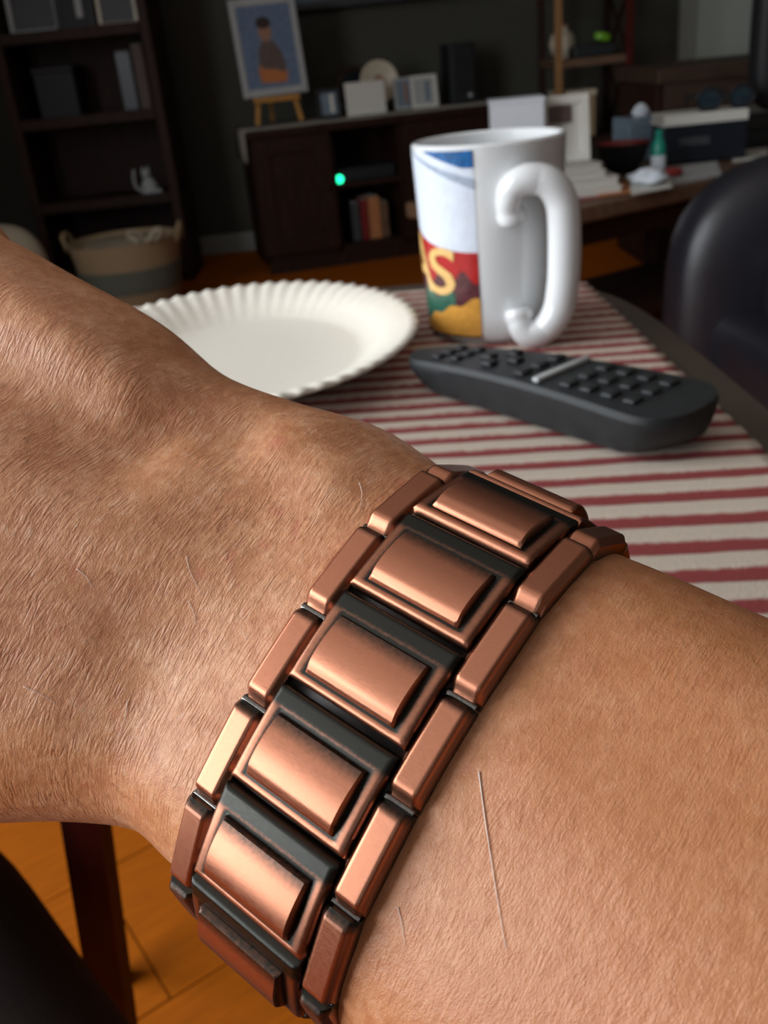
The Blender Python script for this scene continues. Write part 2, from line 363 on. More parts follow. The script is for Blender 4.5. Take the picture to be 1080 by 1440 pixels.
# ------------------------------------------------------------------ side table with its striped mat
T = 0.65
TCX, TCY, TA, TB, TN = -.085, .4975, .280, .2775, 4.0
def sup(a, b, n, t):
    c, s = math.cos(t), math.sin(t)
    return a * math.copysign(abs(c) ** (2 / n), c), b * math.copysign(abs(s) ** (2 / n), s)
st = thing('side_table', 'brown oval side table under the striped mat with slim dark red legs', 'table', (TCX, TCY, 0))
rows = []
for r_, z_ in ((.0, T - .0035), (.985, T - .0035), (.997, T - .006), (1.0, T - .011), (.995, T - .018), (.97, T - .021), (0, T - .021)):
    rows.append([(TCX + sup(TA * r_, TB * r_, TN, 2 * PI * k / 96)[0], TCY + sup(TA * r_, TB * r_, TN, 2 * PI * k / 96)[1], z_) for k in range(96)])
MB().grid(rows, True).build('table_top', 'table_top', st, True)
for lx, ly, bx, by in ((-.147, .36, -.2217, .36), (.09, .36, .13, .33), (-.285, .66, -.315, .66), (.06, .66, .09, .70)):
    b_ = MB(); n = 4; hw = .0095
    vs = [(lx + dx * hw, ly + dy * hw, T - .022) for dx, dy in ((-1, -1), (1, -1), (1, 1), (-1, 1))] + [(bx + dx * hw, by + dy * hw, 0) for dx, dy in ((-1, -1), (1, -1), (1, 1), (-1, 1))]
    b_.add(vs, [(0, 1, 2, 3), (7, 6, 5, 4)] + [(i, i + 4, (i + 1) % 4 + 4, (i + 1) % 4) for i in range(4)]); b_.build('leg', 'red_wood', st)

# mat: ribbed cloth that follows the table and drops over its rim
q00, q10, q11, q01 = Vector((-.30, .80)), Vector((.168, .706)), Vector((.166, .215)), Vector((-.30, .215))
NU, NV = 70, 360
def sst_(a_, b_, x_):
    t_ = max(0, min(1, (x_ - a_) / (b_ - a_))); return t_ * t_ * (3 - 2 * t_)
rows = []; stripe = []
def inside(x, y): return (abs((x - TCX) / TA) ** TN + abs((y - TCY) / TB) ** TN) ** (1 / TN)
for j in range(NV + 1):
    tv = j / NV; row = []
    for i in range(NU + 1):
        tu = i / NU; p = q00.lerp(q10, tu).lerp(q01.lerp(q11, tu), tv)
        wob = .0016 * noise.noise(Vector((p.x * 14, p.y * 20, 0))) + .0007 * noise.noise(Vector((p.x * 60, p.y * 60, 4)))
        q = p.y + p.x * .10 + wob
        per = .0205 if q < .385 else .0168
        ph = ((q - .385) / per + .5) % 1.0 
        d = abs(ph - .5)                        # 0 at the middle of a red band
        wid = .205 if q < .36 else .17
        k_ = sst_(.36, .46, q); stripe.append(.55 + (wid - d) * (2.4 - 1.5 * k_) + .03 * k_)
        rel = .0011 * min(1, max(0, (d - .12) / .2))
        r = inside(p.x, p.y); x, y, z = p.x, p.y, T + rel
        lim = 1.004
        if r > lim:
            k = lim / r; bx, by = TCX + (p.x - TCX) * k, TCY + (p.y - TCY) * k
            dist = math.hypot(p.x - bx, p.y - by)
            x, y = bx + (p.x - bx) * min(.05, .004 / max(dist, 1e-5)), by + (p.y - by) * min(.05, .004 / max(dist, 1e-5)); z = T - dist + rel
        row.append((x, y, z))
    rows.append(row)
matb = MB().grid(rows)
mo = matb.build('table_mat', 'striped_cotton', None, 'all')
me = mo.data; a = me.attributes.new('stripe', 'FLOAT', 'POINT'); a.data.foreach_set('value', stripe)
sol = mo.modifiers.new('solid', 'SOLIDIFY'); sol.thickness = .0018; sol.offset = -1
tag(mo, 'cream woven table mat with dark red stripes covering the side table', 'table mat')

# ------------------------------------------------------------------ paper plate
PCX, PCY, PA, PB = -.080, .577, .111, .137
zt = T + .0028
prof = [(.03, .001), (.35, .0012), (.66, .0015), (.72, .003), (.80, .0095), (.88, .0145), (.96, .0175), (1.0, .0185), (1.012, .0165)]
rows = []; n = 240; FL = 60
for r, z in prof:
    amp = max(0, (r - .70) / .3)
    row = []
    for k in range(n):
        a_ = 2 * PI * k / n; wv = math.cos(a_ * FL)
        rr = r * (1 + .010 * amp * wv); row.append((PCX + PA * rr * math.cos(a_), PCY + PB * rr * math.sin(a_), zt + z + .0013 * amp * wv * (1 if r < 1 else .6)))
    rows.append(row)
pb_ = MB().grid(rows, True); pb_.f.append(tuple(range(n)))
pl = pb_.build('paper_plate', 'paper_white', None, 'all')
pl.modifiers.new('solid', 'SOLIDIFY').thickness = .0012
tag(pl, 'white fluted-rim paper plate lying empty on the striped mat', 'plate')

# ------------------------------------------------------------------ mug
MX, MY = .0850, .605; zt = T + .0012
MH = .1165
mug = thing('mug', 'white ceramic mug with a colourful print and scrolled handle on striped mat', 'mug', (MX, MY, zt))
tocam = math.atan2(-MY, -MX)
def mr(z): return .0423 + .0042 * (z / MH)
prof = [(.030, .0), (.037, .0), (.0405, .0015), (mr(.006), .006)] + [(mr(MH * k / 8), MH * k / 8) for k in range(1, 8)] + [(mr(MH), MH - .0015), (mr(MH) - .0015, MH), (mr(MH) - .0035, MH - .0012)] + [(mr(z) - .004, z) for z in (.09, .06, .03, .012)] + [(.034, .006), (.001, .006)]
MB().lathe(prof, (MX, MY, zt), 72).build('body', 'ceramic_white', mug, True)
def ms(adeg, z, off=0.0):                       # point on the mug: degrees to the right of the camera side
    a_ = tocam + math.radians(adeg); r = mr(z) + off
    return Vector((MX + r * math.cos(a_), MY + r * math.sin(a_), zt + z))
def catmull(P, k=8):
    out = []
    for i in range(len(P) - 1):
        p0, p1, p2, p3 = [P[min(max(j, 0), len(P) - 1)] for j in (i - 1, i, i + 1, i + 2)]
        for s in range(k):
            t = s / k; out.append(tuple(.5 * (2 * b1 + (c - a1) * t + (2 * a1 - 5 * b1 + 4 * c - d1) * t * t + (3 * b1 - a1 - 3 * c + d1) * t ** 3) for a1, b1, c, d1 in zip(p0, p1, p2, p3)))
    out.append(tuple(P[-1])); return out
HS = .0085
hp = [(16, .0455, .074), (13, .0475, .083), (15, .053, .0925), (23, .061, .0965), (33, .068, .094), (39, .0715, .084), (40.5, .0725, .070), (40.5, .0725, .050), (39.5, .072, .034), (37, .070, .019), (31, .065, .009), (23, .058, .0065), (18, .051, .0115), (18, .0465, .0205)]
hpts = [(MX + (r - HS * min(1, max(0, (r - .05) / .015))) * math.cos(tocam + math.radians(a_)), MY + (r - HS * min(1, max(0, (r - .05) / .015))) * math.sin(tocam + math.radians(a_)), zt + z) for a_, r, z in catmull(hp, 6)]
nh = len(hpts)
MB().tube(hpts, [.0072 + .0024 * math.sin(PI * i / (nh - 1)) + (.0012 if i < 4 or i > nh - 5 else 0) for i in range(nh)], 16).build('handle', 'ceramic_white', mug, 'all')
EDGE = -11
def patch(name, material, a0, a1, lo, hi, off, n=28):
    rows = [[], []]; rows = []
    for j in range(7):
        rows.append([ms(a0 + (a1 - a0) * i / n, max(.004, min(MH - .0025, lo(i / n) + (hi(i / n) - lo(i / n)) * j / 6)), off) for i in range(n + 1)])
    return MB().grid(rows).build(name, material, mug, 'all')
lerp = lambda a_, b_, t: a_ + (b_ - a_) * t
A0 = -150
tv = lambda t: (A0 + (EDGE - A0) * t)            # angle for t
redtop = lambda t: .0565 + .016 * ((tv(t) - EDGE) / -85) ** 2 if tv(t) > -110 else .083
patch('print_panel', 'print_sky', A0, EDGE, lambda t: .004, lambda t: MH - .004, .0002, 40)
patch('print_band', 'print_red', A0, EDGE, lambda t: .030, redtop, .0004, 40)
patch('print_shade', 'print_plum', A0, EDGE, lambda t: .020, lambda t: .0415 - .004 * math.sin(t * 40), .0005, 60)
patch('print_foliage', 'print_green', -95, -32, lambda t: .012, lambda t: .032 + .004 * math.sin(t * 16), .0006)
patch('print_ground', 'print_orange', -84, EDGE, lambda t: .004, lambda t: .0105 + .0205 * max(0, t - .12) ** .8 + .0012 * math.sin(t * 22), .0007)
patch('print_base', 'print_dark', A0, EDGE, lambda t: .003, lambda t: .0055 + .012 * max(0, .35 - t), .0008)
patch('print_streak', 'print_streak', -80, EDGE, lambda t: lerp(.114, .0925, t), lambda t: lerp(.1145, .098, t), .0005)
patch('print_swoosh', 'print_blue', -54, EDGE, lambda t: lerp(.1135, .1045, min(1, t * 1.25)) if t < .8 else .1045, lambda t: .1138, .0006)
def letter(ch, aw, z0, hgt, skew):
    cu = bpy.data.curves.new('lettering', 'FONT'); cu.body = ch; cu.size = 1.0; cu.resolution_u = 4; cu.offset = .012
    ob = bpy.data.objects.new('tmp', cu); COL.objects.link(ob); bpy.context.view_layer.update()
    me = bpy.data.meshes.new_from_object(ob.evaluated_get(bpy.context.evaluated_depsgraph_get())); bpy.data.objects.remove(ob)
    bm = bmesh.new(); bm.from_mesh(me); bmesh.ops.triangulate(bm, faces=bm.faces[:]); bmesh.ops.subdivide_edges(bm, edges=[e for e in bm.edges if e.calc_length() > .15], cuts=2, use_grid_fill=False); bmesh.ops.triangulate(bm, faces=bm.faces[:])
    xs = [v.co.x for v in bm.verts]; ys = [v.co.y for v in bm.verts]; bm.verts.index_update()
    vs = [ms(aw[0] + (aw[1] - aw[0]) * ((v.co.x - min(xs)) / (max(xs) - min(xs)) + skew * (v.co.y / max(ys) - .5)), z0 + hgt * (v.co.y - min(ys)) / (max(ys) - min(ys)), .0010) for v in bm.verts]
    fs = [[v.index for v in fc.verts] for fc in bm.faces]; bm.free()
    return MB().add(vs, fs).build('lettering', 'print_gold', mug)
letter('A', (-93, -56), .031, .0345, 0.0)
letter('S', (-60, -30), .030, .0290, .12)

# ------------------------------------------------------------------ remote control
rl, rr_ = Vector((.027, .504, 0)), Vector((.138, .367, 0)); ax = (rr_ - rl).normalized(); sd = Vector((-ax.y, ax.x, 0)); LEN = (rr_ - rl).length
zt = T + .0012
rem = thing('remote_control', 'black remote control with rows of keys lying on the striped mat', 'remote', (*((rl + rr_) / 2).xy, zt))
def rhalf(t): return (.0150 + .0135 * min(1, t * 1.15)) * (1 - .0) * (math.sqrt(max(0, 1 - ((abs(t - .5) - .40) / .10) ** 2)) if abs(t - .5) > .40 else 1) * .98 + .0006
def rtop(t): return .0190 + .004 * math.sin(PI * t) + .004 * t
def rp(t, s, z): p = rl + ax * (LEN * t) + sd * s; return (p.x, p.y, zt + z)
rows = []
for i in range(41):
    t = .5 - .5 * math.cos(PI * i / 40); hw = rhalf(t); tp = rtop(t); ring = []
    belly = .0 + .010 * max(0, abs(t - .5) - .36) / .14
    for s_, z_ in ((-.45, belly), (-.75, belly + .003), (-.96, tp - .007), (-1, tp - .003), (-.93, tp - .0005), (-.5, tp), (0, tp + .0004), (.5, tp), (.93, tp - .0005), (1, tp - .003), (.96, tp - .007), (.75, belly + .003), (.45, belly)):
        ring.append(rp(t, s_ * hw, min(z_, tp)))
    rows.append(ring)
bd = MB().grid(rows, True); nc = len(rows[0]); bd.f.append(tuple(range(nc))); bd.f.append(tuple(40 * nc + k for k in range(nc)))
bd.build('casing', 'black_plastic', rem, True)
def key(t, s, l, w_, h, material='grey_plastic'):
    R = Matrix((ax, sd, Vector((0, 0, 1)))).transposed()
    MB().box(rp(t, s, rtop(t) + h / 2 - .0004), (l, w_, h), bev=.0012, seg=2, R=R).build('key', material, rem, True)
for r in range(4):
    for c in (-1, 0, 1): key(.66 + r * .065, c * .0135, .0062, .0085, .0022, 'black_plastic')
key(.575, 0, .0042, .040, .0026, 'silver_plastic')
for c in (-1, 0, 1): key(.50, c * .0125, .006, .0085, .0026, 'black_rubber')
for a_ in range(4): key(.36 + .05 * math.cos(a_ * PI / 2), .0095 * math.sin(a_ * PI / 2), .007, .007, .003, 'black_rubber')
for r in range(2):
    for c in (-1, 0, 1): key(.15 + r * .075, c * .0085, .0055, .006, .0026, 'black_rubber')

# ------------------------------------------------------------------ wrist frame (millimetre fit of the band to its links)
CW = Vector((4.1408, 26.1859, 111.5717)) * .001
UW = Vector((.7829, .3938, -.4842)); VW = Vector((-.5359, .8223, -.1977)); WW = UW.cross(VW).normalized(); VW = WW.cross(UW).normalized(); UW.normalize()
def camw(v): return RC @ v
u_, v_, w_ = camw(UW), camw(VW), camw(WW); c_ = CAMLOC + camw(CW)
MWR = Matrix(((u_.x, v_.x, w_.x, c_.x), (u_.y, v_.y, w_.y, c_.y), (u_.z, v_.z, w_.z, c_.z), (0, 0, 0, 1)))
MWI = MWR.inverted()

# ------------------------------------------------------------------ arm and hand
# u, v of thumb-side edge, v of little-finger-side edge, w centre, w half thickness (mm)
SEC = [(-100, -22, 58, -31, 13), (-92, -24.6, 58, -29, 14.5), (-80, -26.9, 56, -24.4, 16.5), (-68, -27.4, 53, -19.3, 18), (-56, -28, 47.5, -14.3, 18.6), (-45, -26.4, 41.5, -9.7, 18.6), (-34, -28.4, 33.8, -5, 18.6), (-24, -31.4, 28.6, -.8, 18.6), (-17, -30.8, 28.6, 0, 18.6),
       (-10, -29.5, 28.9, 0, 18.7), (0, -29.2, 29.0, 0, 18.8), (10, -29.5, 29.8, .3, 18.9), (18, -30, 31.5, .6, 19.6), (30, -30.4, 34, 1.2, 21.5), (45, -31, 36.5, 1.8, 23.5), (70, -33, 40, 2.5, 27), (110, -36, 45, 4, 32), (160, -39, 49, 6, 37), (210, -39, 48, 8, 38), (250, -36, 45, 10, 36)]
def secat(u):
    for i in range(len(SEC) - 1):
        if SEC[i][0] <= u <= SEC[i + 1][0]:
            g = lambda j: SEC[min(max(j, 0), len(SEC) - 1)]
            p0, p1, p2, p3 = g(i - 1), g(i), g(i + 1), g(i + 2); t = (u - p1[0]) / (p2[0] - p1[0]); out = []
            for k in range(1, 5):
                m1 = (p2[k] - p0[k]) / max(1e-6, p2[0] - p0[0]) * (p2[0] - p1[0]); m2 = (p3[k] - p1[k]) / max(1e-6, p3[0] - p1[0]) * (p2[0] - p1[0])
                h = t * t * t; q = t * t
                out.append((2 * h - 3 * q + 1) * p1[k] + (h - 2 * q + t) * m1 + (-2 * h + 3 * q) * p2[k] + (h - q) * m2)
            return out
    return SEC[-1][1:]
def segd(px, py, ax_, ay_, bx_, by_):
    dx, dy = bx_ - ax_, by_ - ay_; t = max(0, min(1, ((px - ax_) * dx + (py - ay_) * dy) / (dx * dx + dy * dy)))
    return math.hypot(px - ax_ - dx * t, py - ay_ - dy * t)
# tendons, hollows, wrist bone on the camera side: (a, b, width, height) in (u, v) mm
RIDGE = [((-46, -17), (-95, -20), 4.5, 2.0), ((-24, -2), (-90, 14), 5, 1.0), ((-42, -9), (-90, -6), 5.0, -2.6), ((-25, -21), (-20, -20), 5.5, 2.2),
         ((-34, 10), (-90, 34), 4.0, .9), ((-33, -18), (-40, -14), 4.0, -1.8), ((-16, 20), (-30, 22), 5, .9), ((20, 0), (90, 14), 9, .9), ((18, -20), (70, -16), 7, .8),
         ((-48, 24), (-58, 22), 6, 1.2), ((-40, 30), (-46, 34), 4, -1.2)]
bpm = []
NT = 128
us = []
u = -100.0
while u < 250: us.append(u); u += 1.0 if -95 < u < 60 else 3.0
us.append(250.0)
rows = []
for u in us:
    vt, vb, w0, hb = secat(u); v0, a_ = (vt + vb) / 2, (vb - vt) / 2; n_ = 2.35; row = []
    for k in range(NT):
        t = 2 * PI * k / NT; c, s = math.cos(t), math.sin(t)
        v = v0 + a_ * math.copysign(abs(s) ** (2 / n_), s); w = w0 - hb * math.copysign(abs(c) ** (2 / n_), c)
        if c > 0:
            d = 0
            for (pa, pb, wd, ht) in RIDGE: d += ht * math.exp(-(segd(u, v, *pa, *pb) / wd) ** 2)
            w -= d * min(1, c * 2.5)
        nn = noise.noise(Vector((u * .035, v * .05, w * .05))) * .35
        row.append((u * .001, (v + nn) * .001, (w + nn) * .001))
    rows.append(row)
arm = MB().grid(rows, True); arm.f.append(tuple(range(NT))); L0 = (len(us) - 1) * NT; arm.f.append(tuple(L0 + k for k in range(NT)))
# fingers beyond the left edge of the picture, relaxed, each its own chain rooted in the palm
def finger(pts, rads): 
    cp = catmull([(*p, r) for p, r in zip(pts, rads)], 6)
    cp = [q for q in cp]
    end = Vector(cp[-1][:3]); dr_ = (end - Vector(cp[-3][:3])).normalized(); r_ = cp[-1][3]
    for k in (.45, .75, .93): cp.append((*(end + dr_ * r_ * k), r_ * math.sqrt(1 - k * k)))
    arm.tube([tuple(x * .001 for x in q[:3]) for q in cp], [q[3] * .001 for q in cp], 20)
FING = [(-14, -30, 74), (6, -33, 82), (26, -32, 77), (45, -28, 60)]
for i, (v0, w0, ln) in enumerate(FING):
    r0 = (9.6, 9.8, 9.2, 8.2)[i]; vd = (v0 - 16) * .12
    finger([(-80, v0 + 1, w0 + 6), (-98, v0, w0), (-98 - ln * .42, v0 + vd * .4, w0 + 4), (-98 - ln * .74, v0 + vd * .7, w0 + 18), (-98 - ln * .92, v0 + vd, w0 + 32)], [r0 + 1, r0 + .6, r0 - .3, r0 - 1, r0 - 1.8])
finger([(-50, -10, -2), (-72, -14, -10), (-92, -18, -14), (-118, -26, -10), (-140, -27, -2)], [11, 11, 10.5, 10.2, 9])
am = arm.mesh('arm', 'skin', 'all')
person = bpy.data.objects.new('person', None); COL.objects.link(person); person.matrix_world = MWR
tag(person, 'person holding out a bare tan forearm and hand, wearing dark trousers', 'person')
armo = bpy.data.objects.new('arm', am); COL.objects.link(armo); armo.parent = person
rm = armo.modifiers.new('remesh', 'REMESH'); rm.mode = 'VOXEL'; rm.voxel_size = .0010; rm.use_smooth_shade = True
sm = armo.modifiers.new('smooth', 'SMOOTH'); sm.factor = .5; sm.iterations = 6
bpy.context.view_layer.update()
dg = bpy.context.evaluated_depsgraph_get()
nm = bpy.data.meshes.new_from_object(armo.evaluated_get(dg)); nm.name = 'arm'
armo.modifiers.clear(); armo.data = nm
for p in nm.polygons: p.use_smooth = True
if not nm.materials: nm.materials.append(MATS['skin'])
bvh = BVHTree.FromPolygons([v.co for v in nm.vertices], [p.vertices[:] for p in nm.polygons])
o_loc = MWI @ CAMLOC
def onskin(x, y, off=.0):
    d = (MWI.to_3x3() @ ray(x, y)).normalized(); h = bvh.ray_cast(o_loc, d)
    return (h[0] + h[1] * off, h[1]) if h[0] is not None else (None, None)
def child_local(mb, name, material, parent, smooth=False):
    me = mb.mesh(name, material, smooth); ob = bpy.data.objects.new(name, me); COL.objects.link(ob); ob.parent = parent; return ob
# pale hairs lying on the skin
HAIRS = [[(674, 1085), (681, 1140), (690, 1200), (701, 1270), (712, 1335)], [(262, 782), (268, 805), (284, 838)], [(505, 680), (509, 694), (507, 712)],
         [(265, 845), (272, 860), (276, 880)], [(512, 590), (518, 600), (523, 616)], [(33, 965), (55, 975), (80, 990)], [(618, 950), (630, 968), (641, 990)],
         [(560, 1275), (566, 1300), (570, 1330)], [(180, 985), (176, 1010), (165, 1040)], [(108, 800), (122, 812), (130, 828)]]
for i, hpx in enumerate(HAIRS):
    ps = []
    for k, (x, y) in enumerate(hpx):
        q, _ = onskin(x, y, .00012)
        if q is not None: ps.append(q)
    if len(ps) > 2:
        cp = catmull([tuple(q) for q in ps], 4); n = len(cp)
        child_local(MB().tube(cp, [(.00008 if i == 0 else .00005) * (1 - .7 * k / n) for k in range(n)], 6), 'arm_hair', 'hair_pale', armo, 'all')
# rolled sleeve at the elbow
sl = []
for k in range(9):
    u = 232 + k * 9; e = secat(min(u, 250)); gr = 1.14 + .05 * math.sin(k * 2.2) if 0 < k < 8 else 1.1
    v0, a_ = (e[0] + e[1]) / 2, (e[1] - e[0]) / 2
    sl.append([(u * .001, (v0 + a_ * gr * math.sin(2 * PI * q / 40)) * .001, (e[2] - e[3] * gr * math.cos(2 * PI * q / 40)) * .001) for q in range(40)])
sb = MB().grid(sl, True); sb.f.append(tuple(8 * 40 + k for k in range(40)))
so = child_local(sb, 'sleeve', 'dark_cloth', person, 'all')
# trousered leg below the table edge
def world_local(mb): mb.v = [MWI @ p for p in mb.v]; return mb
lg = catmull([(.16, -.30, .47, .085), (.02, -.02, .462, .083), (-.16, .19, .455, .074), (-.262, .325, .450, .066), (-.300, .355, .40, .062), (-.31, .35, .25, .055), (-.315, .335, .07, .048)], 7)
lb = MB().tube([q[:3] for q in lg], [q[3] for q in lg], 28)
child_local(world_local(lb), 'trousers', 'dark_cloth', person, 'all')
sh = MB(); sh.tube(catmull([(-.30, .30, .045), (-.32, .36, .045), (-.335, .44, .038), (-.345, .53, .030)], 5), [.040, .043, .045, .045, .046, .046, .047, .047, .047, .047, .046, .045, .043, .040, .034, .026], 16)
child_local(world_local(sh), 'shoe', 'black_rubber', person, 'all')

# ------------------------------------------------------------------ bracelet
BA, BB, BN = .03181, .02160, 2.395
NS = 2880
cur = []
for k in range(NS + 1):
    t = -PI + 2 * PI * k / NS; c, s = math.cos(t), math.sin(t)
    cur.append((BA * math.copysign(abs(s) ** (2 / BN), s), -BB * math.copysign(abs(c) ** (2 / BN), c)))
acc = [0.0]
for k in range(NS): acc.append(acc[-1] + math.hypot(cur[k + 1][0] - cur[k][0], cur[k + 1][1] - cur[k][1]))
PER = acc[-1]; mid = acc[NS // 2]
import bisect
def cpos(s):                                    # arc length from the front centre -> (v, w)
    s = (s + mid) % PER; i = min(max(bisect.bisect_right(acc, s) - 1, 0), NS - 1); t = (s - acc[i]) / max(1e-12, acc[i + 1] - acc[i])
    return Vector((0, cur[i][0] + (cur[i + 1][0] - cur[i][0]) * t, cur[i][1] + (cur[i + 1][1] - cur[i][1]) * t))
NL = 15; PITCH = PER / NL; S0 = -.00267 - 2.5 * PITCH
def frame(s, half, drop):
    a_, b_ = cpos(s - half), cpos(s + half); t = (b_ - a_).normalized(); nrm = Vector((-1, 0, 0)).cross(t).normalized(); m_ = (a_ + b_) * .5 + (cpos(s) - (a_ + b_) * .5) * .5 + nrm * drop
    x = Vector((-1, 0, 0))
    return Matrix(((x.x, t.x, nrm.x, m_.x), (x.y, t.y, nrm.y, m_.y), (x.z, t.z, nrm.z, m_.z), (0, 0, 0, 1)))
brc = bpy.data.objects.new('bracelet', None); COL.objects.link(brc); brc.matrix_world = MWR
tag(brc, 'antique copper link bracelet with raised rectangular panels worn round the wrist', 'bracelet')
def put(name, me, M, parent):
    o = bpy.data.objects.new(name, me); COL.objects.link(o); o.parent = parent; o.matrix_local = M; return o
def attr(me, fn):
    a = me.attributes.new('patina_refl', 'FLOAT', 'POINT'); a.data.foreach_set('value', [fn(v.co) for v in me.vertices])
sst = lambda a_, b_, x: (lambda t: t * t * (3 - 2 * t))(max(0, min(1, (x - a_) / (b_ - a_))))
HX, HY = .0075, PITCH / 2 - .00050               # half size of a centre link
PX, PYH, PYC = .0057, .00345, .00075             # raised panel half size and offset
def hlink(x, y):
    z = -.0003 * (abs(y) / HY) ** 2
    e = min(HX - abs(x), HY - abs(y)); z -= .00040 * (1 - sst(0, .00035, e))
    d = max(abs(x) - PX, abs(y - PYC) - PYH)
    z -= .00006 * (1 - sst(.0002, .0007, d))
    return z
def plate(name, fn, hx, hy, bottom, nx, ny, yc=0.0):
    rows = []
    for j in range(ny + 1):
        y = yc - hy + 2 * hy * j / ny
        rows.append([(-hx + 2 * hx * i / nx, y, fn(-hx + 2 * hx * i / nx, y)) for i in range(nx + 1)])
    m_ = MB().grid(rows); nc = nx + 1
    loop = [i for i in range(nc)] + [j * nc + nx for j in range(1, ny + 1)] + [ny * nc + i for i in range(nx - 1, -1, -1)] + [j * nc for j in range(ny - 1, 0, -1)]
    base = len(m_.v)
    m_.v += [Vector((m_.v[k].x, m_.v[k].y, bottom)) for k in loop]; L = len(loop)
    for k in range(L): m_.f.append((loop[k], loop[(k + 1) % L], base + (k + 1) % L, base + k))
    m_.f.append(tuple(base + k for k in range(L)))
    return m_.mesh(name, 'antique_copper', True)
def seg_n(n, h): return n
lk = plate('centre_link', hlink, HX, HY, -.0024, 60, 46)
def plink(co):
    d = max(abs(co.x) - PX, abs(co.y - PYC) - PYH)
    v = .95 * (1 - sst(.0001, .0013, d))                              # blackened groove round the panel
    v = max(v, .95 * (1 - sst(-HY + .0012, -HY + .0036, co.y)))  # blackened shoulder beside the next link, partly a dark reflection painted in
    v = max(v, .30, .5 * sst(HX - .0009, HX, abs(co.x)))
    if co.y > HY - .0009: v = min(v, .12)
    if co.z < -.0008: v = 1.0
    return v
attr(lk, plink)
def hpad(x, y):
    y -= PYC
    ex = max(0, 1 - (abs(x) / PX) ** 8); ey = max(0, 1 - (abs(y) / PYH) ** 4)
    q = min(PX - abs(x), PYH - abs(y))
    t = y / PYH
    return .00005 + .00052 * sst(-.0001, .00016, q) + .00062 * (1 - t * t) * (1 + .25 * t) - .00030 * sst(.62, 1.0, t)
pd = plate('raised_panel', hpad, PX, PYH, -.0008, 44, 32, PYC)
def ppad(co):
    q = min(PX - abs(co.x), PYH - abs(co.y - PYC)); v = .6 * (1 - sst(.0, .00020, q)) if co.y - PYC < PYH * .8 else 0
    return max(v, .75 * (1 - sst(-PYH, -PYH + .0024, co.y - PYC)))  # upper end of the panel darkened, a dark reflection put into the colour
attr(pd, ppad)
SWD, SHL = .00375, PITCH / 2 - .00035
def hside(x, y):
    e = min(SWD / 2 - abs(x), 1); z = -.00010 * (abs(y) / SHL) ** 2
    z -= .0008 * (1 - sst(0, .0008, SWD / 2 - abs(x))) ** 1.5
    z -= (.0013 if y > 0 else .0007) * (1 - sst(0, .0017 if y > 0 else .0008, SHL - abs(y))) ** 1.4
    return z
sdm = plate('side_link', hside, SWD / 2, SHL, -.0024, 22, 40)
attr(sdm, lambda co: max(.85 * (1 - sst(-SHL, -SHL + .0016, co.y)), .25 * (1 - sst(.0, .0008, SHL - co.y)), 1.0 if co.z < -.0018 else 0))
pin = MB().tube([(-SWD / 2 + .0002, 0, 0), (SWD / 2 - .0002, 0, 0)], .00055, 12).mesh('hinge_pin', 'pin_steel', True)
ROUGH = MB()
for i in range(NL):
    sc_ = S0 + (i + .5) * PITCH
    L = put('centre_link', lk, frame(sc_, HY, 0.0), brc)
    put('raised_panel', pd, Matrix.Identity(4), L)
    ss = S0 + (i + .5 + .36) * PITCH
    for sx in (-1, 1):
        M = frame(ss, SHL, -.00030) @ Matrix.Translation((sx * (HX + .00018 + SWD / 2), 0, 0)); put('side_link', sdm, M, brc)
        M = frame(ss + PITCH / 2, .0008, -.0019) @ Matrix.Translation((sx * (HX + .00018 + SWD / 2), 0, 0)); put('hinge_pin', pin, M, brc)
rows = []
for k in range(180):
    p = cpos(PER * k / 180); p2 = cpos(PER * k / 180 + .0003); t = (p2 - p).normalized(); nrm = Vector((-1, 0, 0)).cross(t)
    rows.append([p + nrm * d + Vector((x, 0, 0)) for x, d in ((-.0108, -.0017), (.0108, -.0017), (.0108, -.0023), (-.0108, -.0023))])
rows.append(rows[0])
child_local(MB().grid(rows, True), 'dark_gap_band', 'copper_dark', brc, 'all')  # dark band added under the links so the gaps look black

# ------------------------------------------------------------------ media console against the back wall
BEFORE = set(bpy.data.objects)
CF, CB, CL, CRR, CTOP = 4.05, 4.42, -.385, .745, .575
con = thing('media_console', 'dark wood media console standing against the green wall', 'cabinet', (.18, 4.23, 0))
cx0 = (CL + CRR) / 2
body = MB(); body.box((cx0, (CF + CB) / 2, CTOP - .015), (CRR - CL + .03, CB - CF + .02, .03), bev=.005)
for xx in (CL + .012, -.055, .245, CRR - .012): body.box((xx, (CF + CB) / 2 + .01, .30), (.024, CB - CF - .03, .50))
body.box((cx0, CB - .01, .30), (CRR - CL, .015, .5)); body.box((cx0, (CF + CB) / 2 + .01, .065), (CRR - CL, CB - CF - .03, .03))
body.build('carcass', 'dark_wood', con)
MB().box((.095, (CF + CB) / 2, .325), (.28, CB - CF - .05, .018)).build('shelf', 'dark_wood', con)
MB().box((cx0, CF + .03, .025), (CRR - CL - .03, .02, .05)).build('plinth', 'dark_wood', con)
